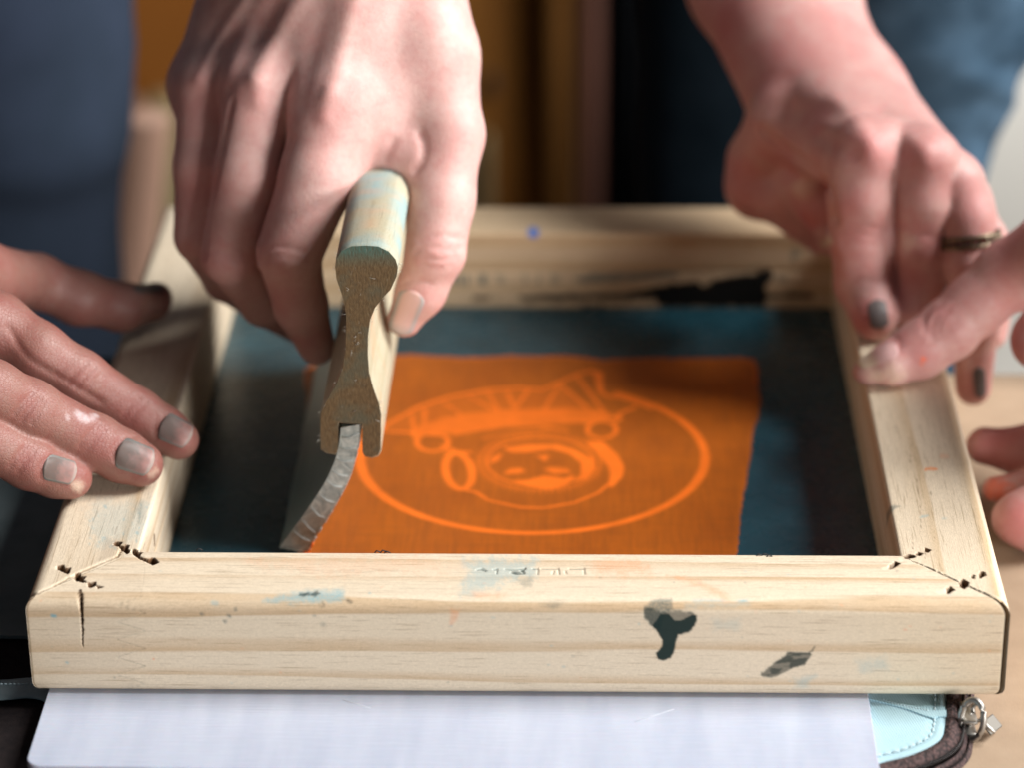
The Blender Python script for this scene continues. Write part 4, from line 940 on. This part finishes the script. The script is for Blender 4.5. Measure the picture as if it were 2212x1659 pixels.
skin_a = skin_mat('skin_fair', (.68, .44, .40), (.55, .21, .195), 2)
skin_b = skin_mat('skin_shaded', (.265, .128, .103), (.24, .062, .054), 5)  # skin colour lowered to stand in for the shade on the left hand
skin_c = skin_mat('skin_pink', (.60, .355, .325), (.50, .155, .15), 9)
def nail_mat(name, kind):
    w = NT(name, .48); u = w.attr('along'); w.b.inputs['Specular IOR Level'].default_value = .35; nz_ = w.noise(w.coords((3.5,)*3), 1, 3)
    if kind == 'polish':      # worn silvery grey polish with a pale free edge
        pol = w.ramp(w.math('ADD', u, w.math('MULTIPLY', w.math('SUBTRACT', nz_, .5), .9)), [(.38, (1, 1, 1)), (1.05, (.22,)*3)])
        c = w.mix(pol, (.38, .18, .16), (.125, .092, .082)); c = w.mix(w.ramp(u, [(.88, (0, 0, 0)), (.97, (.75,)*3)]), c, (.36, .33, .30))
        c = w.mix(w.ramp(w.attr('across'), [(.78, (0, 0, 0)), (.95, (.8,)*3)]), c, (.20, .215, .205)); w.b.inputs['Metallic'].default_value = .0
    elif kind == 'dark': c = w.mix(nz_, (.10, .085, .085), (.15, .125, .12))
    elif kind == 'edge': c = w.mix(w.ramp(w.attr('across'), [(.55, (0, 0, 0)), (.95, (.9,)*3)]), (.66, .42, .38), (.33, .36, .36)); c = w.mix(w.ramp(u, [(.75, (0, 0, 0)), (.98, (.7,)*3)]), c, (.42, .44, .44))
    else: c = w.ramp(u, [(0, (.58, .35, .34)), (.5, (.60, .36, .34)), (.68, (.62, .47, .36)), (1, (.62, .50, .37))])
    w.color(c); w.b.inputs['Coat Weight'].default_value = .05; w.b.inputs['Coat Roughness'].default_value = .3; w.b.inputs['Subsurface Weight'].default_value = .1; w.b.inputs['Subsurface Scale'].default_value = .002
    return w.m
nm_pol, nm_dark, nm_bare, nm_edge = nail_mat('nail_polish', 'polish'), nail_mat('nail_dark', 'dark'), nail_mat('nail_bare', 'bare'), nail_mat('nail_edge', 'edge')

# people ------------------------------------------------------------
p_mid = thing('person', (0, 48, -75), 'person in dark navy trousers whose two hands hold the squeegee and the back right corner', 'person')
p_left = thing('person', (-24, 46, -75), 'person in faded blue jeans pressing three polished fingertips onto the left rail', 'person')
p_right = thing('person', (30, 20, -75), 'person at the right edge pinning the right rail under a bare thumb', 'person')

# --- the hand that grips the squeegee
def hand_grip():
    f = Flesh((-15.5, 8.5, 3.5), (2.8, 31, 27), .10)
    F = np.full(f.n, 9.0, np.float32)
    ix = J((716, 232, 'y', 15.9, 1.28), (688, 380, 'y', 14.8, 1.27), (624, 548, 'y', 13.6, 1.12)); f.chain(F, ix, .35)
    ix2 = J((624, 550, 'y', 13.6, 1.08), (650, 660, 'y', 14.3, .90), (684, 748, 'y', 15.2, .66))
    G = np.full(f.n, 9.0, np.float32); f.chain(G, ix2, .3); F = f.smin(F, G, .12)
    M = np.full(f.n, 9.0, np.float32); f.chain(M, J((560, 196, 'y', 17.0, 1.22), (540, 370, 'y', 15.9, 1.20), (500, 552, 'y', 14.9, 1.06)), .35)
    G = np.full(f.n, 9.0, np.float32); f.chain(G, J((500, 552, 'y', 14.9, 1.02), (572, 650, 'y', 16.6, .88), (650, 706, 'y', 18.6, .66)), .3); M = f.smin(M, G, .12); F = f.smin(F, M, .10)
    M = np.full(f.n, 9.0, np.float32); f.chain(M, J((452, 200, 'y', 18.4, 1.14), (446, 360, 'y', 17.3, 1.10), (437, 508, 'y', 16.5, 1.0)), .35)
    G = np.full(f.n, 9.0, np.float32); f.chain(G, J((437, 508, 'y', 16.5, .97), (490, 600, 'y', 18.2, .82), (560, 660, 'y', 20.4, .62)), .3); M = f.smin(M, G, .12); F = f.smin(F, M, .10)
    M = np.full(f.n, 9.0, np.float32); f.chain(M, J((424, 188, 'y', 20.2, .88), (444, 300, 'y', 19.6, .84), (456, 420, 'y', 19, .80), (500, 520, 'y', 21.3, .62), (560, 580, 'y', 22, .52)), .3); F = f.smin(F, M, .08)
    T = np.full(f.n, 9.0, np.float32)
    f.chain(T, J((890, -70, 'y', 19.5, 1.6), (938, 120, 'y', 17.8, 1.42), (968, 290, 'y', 16.4, 1.20), (952, 430, 'y', 15.2, 1.12), (940, 545, 'y', 14.3, 1.05)), .4)
    G = np.full(f.n, 9.0, np.float32); f.chain(G, J((940, 548, 'y', 14.3, 1.02), (908, 630, 'y', 14.05, .84), (874, 690, 'y', 13.9, .60)), .3); T = f.smin(T, G, .15)
    Pm = np.full(f.n, 9.0, np.float32)
    wr = [(815, -230, 'y', 20.3, 1.7), (750, -240, 'y', 20.7, 1.8), (695, -225, 'y', 21.6, 1.7), (650, -200, 'y', 22.6, 1.45)]
    for a, b in zip([(716, 222, 'y', 16.2, 1.0), (562, 176, 'y', 17.7, .95), (450, 186, 'y', 19.4, .9), (425, 186, 'y', 21.2, .72)], wr):
        pa, pb = at(a[:4]), at(b[:4]); f.cone(Pm, pa, pa*.5+pb*.5, a[4], (a[4]+b[4])*.55, 1.5); f.cone(Pm, pa*.5+pb*.5, pb, (a[4]+b[4])*.55, b[4], 1.5)
    for a, b, ra, rb in (((740, 226, 'y', 16.9), (930, 200, 'y', 18.2), 1.05, 1.25), ((770, 140, 'y', 17.5), (900, 60, 'y', 18.6), 1.2, 1.4), ((600, 150, 'y', 18.6), (760, 120, 'y', 18.6), 1.35, 1.35), ((470, 140, 'y', 20), (600, 130, 'y', 19), 1.15, 1.25), ((520, 60, 'y', 20.8), (700, 40, 'y', 19.6), 1.35, 1.5), ((790, 262, 'y', 16.6), (930, 270, 'y', 16.9), 1.0, 1.05), ((820, 200, 'y', 17.0), (930, 120, 'y', 17.8), 1.3, 1.4), ((700, 100, 'y', 18.2), (880, -40, 'y', 19.2), 1.5, 1.6), ((760, 320, 'y', 16.2), (800, 280, 'y', 16.6), .95, .95)):
        f.cone(Pm, at(a), at(b), ra, rb, 1.2)
    f.chain(Pm, J((740, -240, 'y', 20.7, 2.5), (748, -520, 'y', 23.5, 2.9), (760, -900, 'y', 27, 3.5)), 1.2)
    f.D = f.smin(F, Pm, 1.1); f.merge(T, .6)
    # web of skin folded over the handle's top
    f.cone(f.D, at((862, 338, 'y', 15.6)), at((886, 352, 'y', 15.5)), .42, .40, .8); f.cone(f.D, at((850, 318, 'y', 16)), at((896, 322, 'y', 15.8)), .6, .6, .6)
    f.pgroove([(908, 285), (917, 315), (912, 345), (896, 368)], .13, .16); f.pgroove([(850, 305), (840, 325), (832, 342)], .12, .08)
    f.pgroove([(630, 300), (612, 350), (590, 430), (566, 500), (552, 556)], .12, .14); f.pgroove([(500, 220), (478, 330), (452, 450), (440, 555)], .12, .14); pass
    # tendons and hollows on the back of the hand
    f.pgroove([(716, 205), (740, 90), (770, -20)], .32, -.10); f.pgroove([(556, 165), (610, 60), (650, -10)], .32, -.14); f.pgroove([(432, 168), (480, 75), (530, -5)], .28, -.10)
    f.pgroove([(650, 220), (670, 130), (700, 20)], .42, .09); f.pgroove([(492, 190), (540, 100), (590, 10)], .40, .10); pass
    f.pgroove([(700, 250), (704, 215), (712, 195)], .28, -.10); f.pgroove([(556, 215), (552, 180)], .3, -.10)
    for pts, d in (([(556, 550), (600, 533), (660, 545)], .035), ([(556, 566), (605, 552), (650, 562)], .03), ([(445, 548), (480, 540), (520, 560)], .035), ([(455, 562), (490, 556), (515, 575)], .03), ([(560, 585), (610, 592), (660, 575)], .03),
                   ([(905, 520), (950, 508), (1000, 515)], .055), ([(898, 545), (930, 532), (975, 540), (1000, 534)], .05), ([(915, 556), (950, 562), (985, 556)], .055), ([(910, 570), (950, 580), (975, 572)], .04), ([(866, 612), (900, 606), (930, 612)], .05)): f.pgroove(pts, .085, d*1.7)
    for x, y, r, a in ((700, 250, 1.8, .42), (545, 225, 1.8, .38), (430, 225, 1.6, .4), (620, 560, 1.5, .38), (490, 570, 1.5, .38), (600, 640, 1.3, .4), (660, 740, 1.2, .7), (950, 545, 1.2, .45), (905, 640, .9, .6), (870, 715, .6, .5), (985, 300, 1.3, .35), (660, 300, .8, .35), (885, 360, .8, .25), (600, 420, 1.3, .3), (470, 400, 1.3, .4), (410, 420, 1.3, .45)): f.spot('blush', x, y, r, a)
    arm = f.build('arm', skin_a, p_mid); arm['label'] = 'arm whose fist grips the squeegee handle'
    f.nail((893, 632), (862, 716), 30, 25, nm_edge, arm)
hand_grip()

# --- the hand pressing the left rail
def hand_left():
    f = Flesh((-30, 3.5, 2.2), (-9.2, 24, 17), .085)
    F = np.full(f.n, 9.0, np.float32)
    f.chain(F, J((-10, 706, 'z', 8.0, 1.12), (80, 760, 'z', 7.3, .98), (171, 817, 'z', 6.3, .92), (296, 893, 'z', 4.9, .80), (352, 928, 'z', 4.35, .75), (386, 950, 'z', 4.10, .68)), .3)
    M = np.full(f.n, 9.0, np.float32); f.chain(M, J((-110, 812, 'z', 8.2, 1.12), (-20, 845, 'z', 7.4, 1.0), (64, 886, 'z', 6.5, .97), (205, 955, 'z', 5.0, .88), (262, 985, 'z', 4.45, .84), (304, 1004, 'z', 4.18, .74)), .3); F = f.smin(F, M, .10)
    M = np.full(f.n, 9.0, np.float32); f.chain(M, J((-210, 905, 'z', 7.9, 1.05), (-70, 935, 'z', 6.4, .92), (64, 1000, 'z', 5.0, .84), (120, 1022, 'z', 4.4, .78), (154, 1034, 'z', 4.15, .68)), .3); F = f.smin(F, M, .10)
    M = np.full(f.n, 9.0, np.float32); f.chain(M, J((-290, 985, 'z', 7.0, .9), (-200, 1010, 'z', 5.5, .78), (-130, 1050, 'z', 4.4, .7), (-95, 1075, 'z', 4.0, .6)), .3); F = f.smin(F, M, .10)
    T = np.full(f.n, 9.0, np.float32); f.chain(T, J((-150, 560, 'z', 9, 1.6), (-40, 600, 'z', 7.6, 1.25), (77, 606, 'z', 6.4, .95), (171, 643, 'z', 5.6, .95), (262, 662, 'z', 4.9, .86), (325, 655, 'z', 4.4, .70)), .35)
    f.ball(T, at((342, 640, 'z', 4.6)), .5, .3)
    Pm = np.full(f.n, 9.0, np.float32); w = at((-420, 620, 'z', 11.5))
    for q in ((-20, 706, 'z', 8.0, 1.0), (-115, 806, 'z', 8.1, 1.0), (-215, 896, 'z', 7.8, .95), (-300, 975, 'z', 7, .85), (-90, 600, 'z', 8.2, 1.1)): f.cone(Pm, at(q[:4]), w, q[4], 1.7, 1.4)
    f.chain(Pm, J((-420, 620, 'z', 11.5, 2.3), (-600, 480, 'z', 16, 2.8)), 1)
    f.D = f.smin(F, Pm, .7); f.merge(T, .6)
    f.pgroove([(20, 708), (60, 770), (130, 815), (220, 870)], .10, .08)
    for pts, d in (([(150, 822), (166, 802), (190, 782)], .045), ([(166, 836), (186, 812), (206, 792)], .05), ([(186, 842), (204, 822), (220, 806)], .035), ([(32, 895), (48, 872), (70, 850)], .05), ([(48, 908), (66, 884), (88, 862)], .055), ([(68, 914), (82, 894), (98, 876)], .04), ([(268, 905), (280, 880), (306, 858)], .035), ([(280, 914), (294, 890), (318, 868)], .03),
                   ([(172, 966), (190, 940), (214, 920)], .04), ([(186, 976), (204, 950), (228, 930)], .03), ([(22, 1010), (36, 988), (56, 966)], .045), ([(38, 1022), (52, 998), (74, 976)], .04), ([(252, 1000), (246, 976), (262, 950), (290, 944)], .04), ([(336, 946), (334, 918), (356, 900)], .035), ([(88, 1034), (88, 1006), (112, 990)], .04)): f.pgroove(pts, .085, d*1.5)
    for x, y, r, a in ((175, 815, .9, .5), (300, 890, 1.1, .6), (380, 940, .9, .8), (60, 885, .9, .5), (215, 950, 1.1, .55), (310, 1010, .9, .8), (250, 960, .8, .6), (60, 1000, .9, .5), (165, 1040, .8, .6), (100, 1010, .8, .6), (20, 700, 1.3, .3)): f.spot('blush', x, y, r, a)
    f.spot('pale', 330, 1025, .30, .35); f.spot('pale', 170, 1050, .35, .5)
    for x, y, r in ((146, 902, .12), (172, 897, .22), (186, 903, .26), (200, 903, .20), (207, 898, .14)): f.spot('paint', x, y, r, .36)
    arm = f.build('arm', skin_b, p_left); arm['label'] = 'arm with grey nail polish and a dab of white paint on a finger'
    f.nail((350, 918), (408, 946), 31, 27, nm_pol, arm); f.nail((256, 976), (326, 1002), 35, 30, nm_pol, arm); f.nail((97, 1008), (160, 1024), 29, 25, nm_pol, arm); f.nail((292, 622), (350, 624), 10, 8, nm_dark, arm)
hand_left()

# --- the hand on the back right corner
def hand_back():
    f = Flesh((2.5, 16.5, -.8), (22, 43, 28), .10)
    F = np.full(f.n, 9.0, np.float32)
    f.chain(F, J((1876, 330, 'z', 10.0, 1.22), (1862, 420, 'z', 8.5, 1.2), (1858, 508, 'z', 6.9, 1.14)), .35)
    G = np.full(f.n, 9.0, np.float32); f.chain(G, J((1860, 508, 'z', 6.9, 1.16), (1868, 612, 'z', 5.0, 1.06), (1890, 684, 'z', 4.2, .86)), .3); F = f.smin(F, G, .15)
    M = np.full(f.n, 9.0, np.float32); f.chain(M, J((1998, 345, 'z', 9.8, 1.18), (1994, 430, 'z', 8.4, 1.12), (1986, 516, 'z', 6.8, 1.08), (1984, 600, 'z', 5.2, 1.0), (1978, 668, 'z', 4.2, .84)), .3); F = f.smin(F, M, .1)
    M = np.full(f.n, 9.0, np.float32); f.chain(M, J((2062, 396, 'y', 20.6, 1.0), (2088, 470, 'y', 20.2, 1.0), (2098, 560, 'y', 19.8, 1.0), (2108, 700, 'y', 19.6, .84), (2102, 838, 'y', 19.4, .66)), .3); F = f.smin(F, M, .08)
    M = np.full(f.n, 9.0, np.float32); f.chain(M, J((2080, 430, 'y', 22.5, .9), (2128, 520, 'y', 22.2, .8), (2150, 640, 'y', 21.8, .7), (2140, 720, 'y', 21.4, .6)), .3); F = f.smin(F, M, .08)
    T = np.full(f.n, 9.0, np.float32); f.chain(T, J((1700, 262, 'y', 26.5, 1.55), (1645, 345, 'y', 27.6, 1.25), (1640, 400, 'y', 27.4, 1.25), (1700, 428, 'y', 26.6, 1.08)), .4)
    G = np.full(f.n, 9.0, np.float32); f.chain(G, J((1690, 420, 'y', 26.6, 1.12), (1735, 468, 'y', 26.5, .9), (1772, 512, 'y', 26.5, .66)), .3); T = f.smin(T, G, .3); f.chain(T, J((1735, 395, 'y', 25.6, .95), (1790, 455, 'y', 25.2, .95), (1806, 520, 'y', 25.2, .62)), .5)
    Pm = np.full(f.n, 9.0, np.float32)
    for q, w in (((1876, 320, 'z', 10, 1.1), (1740, 205, 'y', 28, 1.8)), ((1990, 335, 'z', 9.8, 1.02), (1800, 205, 'y', 28, 1.8)), ((2060, 390, 'y', 21, .95), (1850, 215, 'y', 28, 1.7)), ((2085, 430, 'y', 22.7, .85), (1870, 235, 'y', 28, 1.5))): f.cone(Pm, at(q[:4]), at(w[:4]), q[4], w[4], 1.1)
    f.cone(Pm, at((1740, 300, 'y', 26)), at((1850, 360, 'z', 9.4)), 1.2, 1.0, .9)
    wa, wb = at((1722, 195, 'y', 28.4)), at((1806, 190, 'y', 28.4)); ea, eb = at((1618, -40, 'y', 33.5)), at((1704, -60, 'y', 33.5)); xa, xb = at((1510, -330, 'y', 41)), at((1596, -360, 'y', 41))
    f.cone(Pm, wa, ea, 2.05, 2.3, 1.0); f.cone(Pm, wb, eb, 2.0, 2.4, 1.6); f.cone(Pm, ea, xa, 2.3, 2.9, 1.0); f.cone(Pm, eb, xb, 2.4, 3.0, 1.6)
    f.D = f.smin(F, Pm, .6); f.merge(T, .45)
    f.pgroove([(1646, 282), (1690, 320), (1750, 360), (1790, 410), (1800, 470)], .2, .28)
    f.pgroove([(1930, 380), (1934, 450), (1936, 520), (1930, 640)], .12, .14); f.pgroove([(1878, 318), (1850, 260), (1800, 210)], .35, -.06); f.pgroove([(1998, 330), (1930, 260)], .35, -.06); f.pgroove([(1940, 330), (1890, 265)], .4, .08); f.pgroove([(1760, 290), (1800, 310), (1840, 330)], .35, .10); f.pgroove([(1650, 235), (1760, 240), (1900, 238)], .5, .10)
    f.pgroove([(1880, 345), (1884, 310)], .35, -.05); f.pgroove([(2000, 350), (1998, 322)], .35, -.05); f.pgroove([(1745, 400), (1742, 410)], .35, -.15)
    for pts, d in (([(1815, 500), (1860, 488), (1908, 498)], .05), ([(1818, 515), (1862, 506), (1906, 516)], .05), ([(1822, 530), (1862, 524), (1900, 532)], .04), ([(1822, 612), (1862, 604), (1900, 610)], .03), ([(1958, 512), (1990, 506), (2020, 514)], .035)): f.pgroove(pts, .09, d*1.2)
    for x, y, r, a in ((1884, 320, 1.8, .55), (2000, 340, 1.6, .55), (1860, 510, 1.5, .4), (1870, 690, 1.1, .9), (1990, 520, 1.0, .4), (1600, 380, 1.5, .7), (1740, 470, 1.3, .9), (1700, 120, 2.6, .45), (1560, 60, 2.6, .6), (1800, 60, 2.2, .3), (1840, 440, 1.2, .5), (1700, 350, 1.3, .5), (1770, 250, 1.3, .4), (2100, 840, 1.2, .6), (2110, 430, 1.3, .5), (1960, 600, 1, .5)): f.spot('blush', x, y, r, a)
    f.spot('pale', 1735, 405, .55, .5); f.spot('pale', 1960, 520, .5, .35)
    arm = f.build('arm', skin_c, p_mid); arm['label'] = 'arm whose fingers press the back right corner, with a ring'
    f.nail((1893, 650), (1901, 705), 20, 19, nm_dark, arm); f.nail((1768, 492), (1790, 528), 14, 12, nm_bare, arm); f.nail((2114, 796), (2118, 856), 14, 12, nm_dark, arm)
    c0 = at((2094, 515, 'y', 20.0)); ax = at((2098, 560, 'y', 19.8))-at((2088, 470, 'y', 20.2)); ax /= np.linalg.norm(ax); u = np.cross(ax, [0, 1, 0]); u /= np.linalg.norm(u); v = np.cross(ax, u)
    rp = [c0+1.07*(u*math.cos(a)+v*math.sin(a))*(1+.01*(k % 2)) for k, a in enumerate(np.linspace(0, 2*math.pi, 48, endpoint=False))]
    gold = NT('old_gold', .42, (.20, .155, .11)); gold.b.inputs['Metallic'].default_value = 1
    V, F_ = join([tube([p+ax*.17 for p in rp], .085, 8, True), tube([p-ax*.17 for p in rp], .085, 8, True)]+[tube([rp[k]-ax*.17, rp[k]*1.0+(rp[k]-c0)*.04, rp[(k+1) % 48]+ax*.17], .07, 6) for k in range(0, 48, 2)]); mesh_obj('ring', V, F_, gold.m, arm)
hand_back()

# --- the hand at the right edge
def hand_right():
    f = Flesh((10.6, 7, -.95), (29, 25, 16), .085)
    F = np.full(f.n, 9.0, np.float32)
    f.chain(F, J((1886, 797, 'z', 3.95, .52), (1925, 785, 'z', 4.15, .76), (1985, 757, 'z', 4.45, .98), (2050, 712, 'z', 5.1, 1.10)), .3)
    G = np.full(f.n, 9.0, np.float32); f.chain(G, J((2050, 710, 'z', 5.1, 1.08), (2110, 655, 'z', 5.9, 1.05), (2180, 592, 'z', 6.9, 1.18), (2320, 520, 'z', 8.4, 1.6)), .35); F = f.smin(F, G, .15)
    f.ball(F, at((1866, 803, 'z', 3.80)), .40, .3)
    Ix = np.full(f.n, 9.0, np.float32); f.chain(Ix, J((2128, 964, 'y', 15.6, .68), (2190, 974, 'y', 15.4, .76), (2300, 940, 'y', 15.2, .88), (2400, 800, 'y', 15.4, 1.1)), .3)
    Md = np.full(f.n, 9.0, np.float32); f.chain(Md, J((2196, 1122, 'y', 11.2, .86), (2230, 1122, 'y', 11.4, 1.12), (2330, 1090, 'y', 12, 1.2), (2430, 900, 'y', 13.6, 1.25)), .3)
    Rn = np.full(f.n, 9.0, np.float32); f.chain(Rn, J((2150, 1058, 'y', 13.4, .46), (2230, 1050, 'y', 13.4, .6), (2350, 980, 'y', 13.8, .8)), .3); Ix = f.smin(Ix, f.smin(Md, Rn, .06), .08)
    Pm = np.full(f.n, 9.0, np.float32)
    for a, b, ra, rb in (((2320, 520, 'z', 8.4), (2480, 480, 'z', 10), 1.6, 2.1), ((2400, 800, 'y', 15.4), (2480, 560, 'y', 17), 1.4, 1.9), ((2250, 735, 'y', 16.4), (2420, 640, 'y', 17), 1.10, 1.6), ((2430, 900, 'y', 13.6), (2520, 600, 'y', 16), 1.3, 1.9), ((2480, 520, 'z', 9.5), (2900, 420, 'z', 14), 2.4, 2.9)): f.cone(Pm, at(a), at(b), ra, rb, .9)
    f.D = f.smin(F, Pm, .5); f.merge(Ix, .3)
    for pts, d in (([(2000, 716), (1996, 690), (2012, 668), (2036, 664)], .07), ([(2014, 730), (2014, 704), (2026, 680), (2050, 668)], .08), ([(2030, 722), (2030, 698), (2046, 676)], .07), ([(2046, 716), (2050, 694), (2060, 680)], .06), ([(1992, 690), (2010, 660), (2036, 650)], .05), ([(2062, 704), (2066, 690)], .05), ([(1934, 756), (1944, 742), (1930, 728)], .06)): f.pgroove(pts, .10, d*.8)
    for x, y, r, a in ((2034, 690, 1.4, .3), (1950, 740, .9, .45), (1985, 770, 1.0, .6), (2120, 640, 1.3, .25), (2180, 560, 1.4, .5), (2200, 1120, 1.6, .8), (2190, 760, 1.3, .9), (2150, 970, 2, .8)): f.spot('blush', x, y, r, a)
    f.spot('pale', 1930, 810, .6, .4); f.spot('pale', 1890, 812, .5, .5)
    f.spot('ink', 1993, 776, .13, .95); f.spot('ink', 1990, 786, .08, .7); f.spot('ink', 2005, 798, .12, .3); f.spot('ink', 2150, 1056, .8, .6)
    arm = f.build('arm', skin_c, p_right); arm['label'] = 'arm with bare thumb nail and an orange ink fleck'
    f.nail((1936, 752), (1858, 786), 20, 13, nm_bare, arm, .022)
hand_right()

# --- clothes
def leg_mesh(name, pts, mat, parent, amp=1.0, seed=0):
    """trouser leg: a tube whose cloth carries real folds"""
    P = spline([p[0] for p in pts], 16); R_ = np.interp(np.linspace(0, 1, len(P)), np.linspace(0, 1, len(pts)), [p[1] for p in pts]); n = 56; V = []; F = []
    for i, (c, r) in enumerate(zip(P, R_)):
        for k in range(n):
            a = 2*math.pi*k/n; w = 1+.08*amp*(vnoise(np.array([c[2]*.9+3*math.sin(a)]), np.array([2.2*math.cos(a)+seed]), .42, seed, 3)[0]-.5)*2
            V.append((c[0]+r*w*math.cos(a), c[1]+r*w*.9*math.sin(a), c[2]))
    for i in range(len(P)-1):
        for k in range(n): k2 = (k+1) % n; F.append([i*n+k, i*n+k2, (i+1)*n+k2, (i+1)*n+k])
    F += [list(range(n))[::-1], [(len(P)-1)*n+k for k in range(n)]]
    return mesh_obj(name, V, F, mat, parent)
den_navy = cloth_mat('navy_denim', (.004, .010, .016), (.010, .019, .028), .35)
den_navy_lit = cloth_mat('navy_denim_lit', (.012, .030, .052), (.075, .135, .205), .30)  # same trousers as the navy leg, lit patches painted as paler colour
den_left = cloth_mat('periwinkle_denim', (.018, .028, .044), (.030, .042, .072), .12)
Lc = aty(1606, 200, 52)
leg_mesh('trousers', [((Lc[0]-.2, 52, -76), 4.9), ((Lc[0]+.2, 52, -40), 5.3), ((Lc[0]+.6, 52, -10), 5.5), ((Lc[0]+.9, 52, 30), 6.0)], den_navy, p_mid, .6, 3)
Rc = aty(2010, 180, 46)
j1 = aty(1905, 430, 49)
p_jean = leg_mesh('trousers', [((j1[0]-.4, 49, -76), 3.6), ((j1[0]-.2, 49, -40), 3.9), ((j1[0], 49, j1[2]-4), 4.1), ((j1[0]+.2, 49, j1[2]+1.2), 4.3), ((aty(1975, 200, 48)[0], 48, aty(1975, 200, 48)[2]), 4.7), ((aty(2010, 0, 47)[0], 47, aty(2010, 0, 47)[2]), 5.0), ((aty(2040, -600, 46)[0], 46, aty(2040, -600, 46)[2]), 5.6)], den_navy_lit, p_mid, 1.8, 8); p_jean['label'] = 'other leg of the navy trousers, its lit tone put into the cloth colour'
Ll = aty(262, 100, 46)
leg_mesh('jeans', [((Ll[0]-8.9, 46, -76), 7.2), ((Ll[0]-8.6, 46, -30), 8.0), ((Ll[0]-8.9, 46, -4), 8.2), ((Ll[0]-8.6, 46, 4), 9.0), ((Ll[0]-8.6, 46, 30), 9.6)], den_left, p_left, .35, 12)
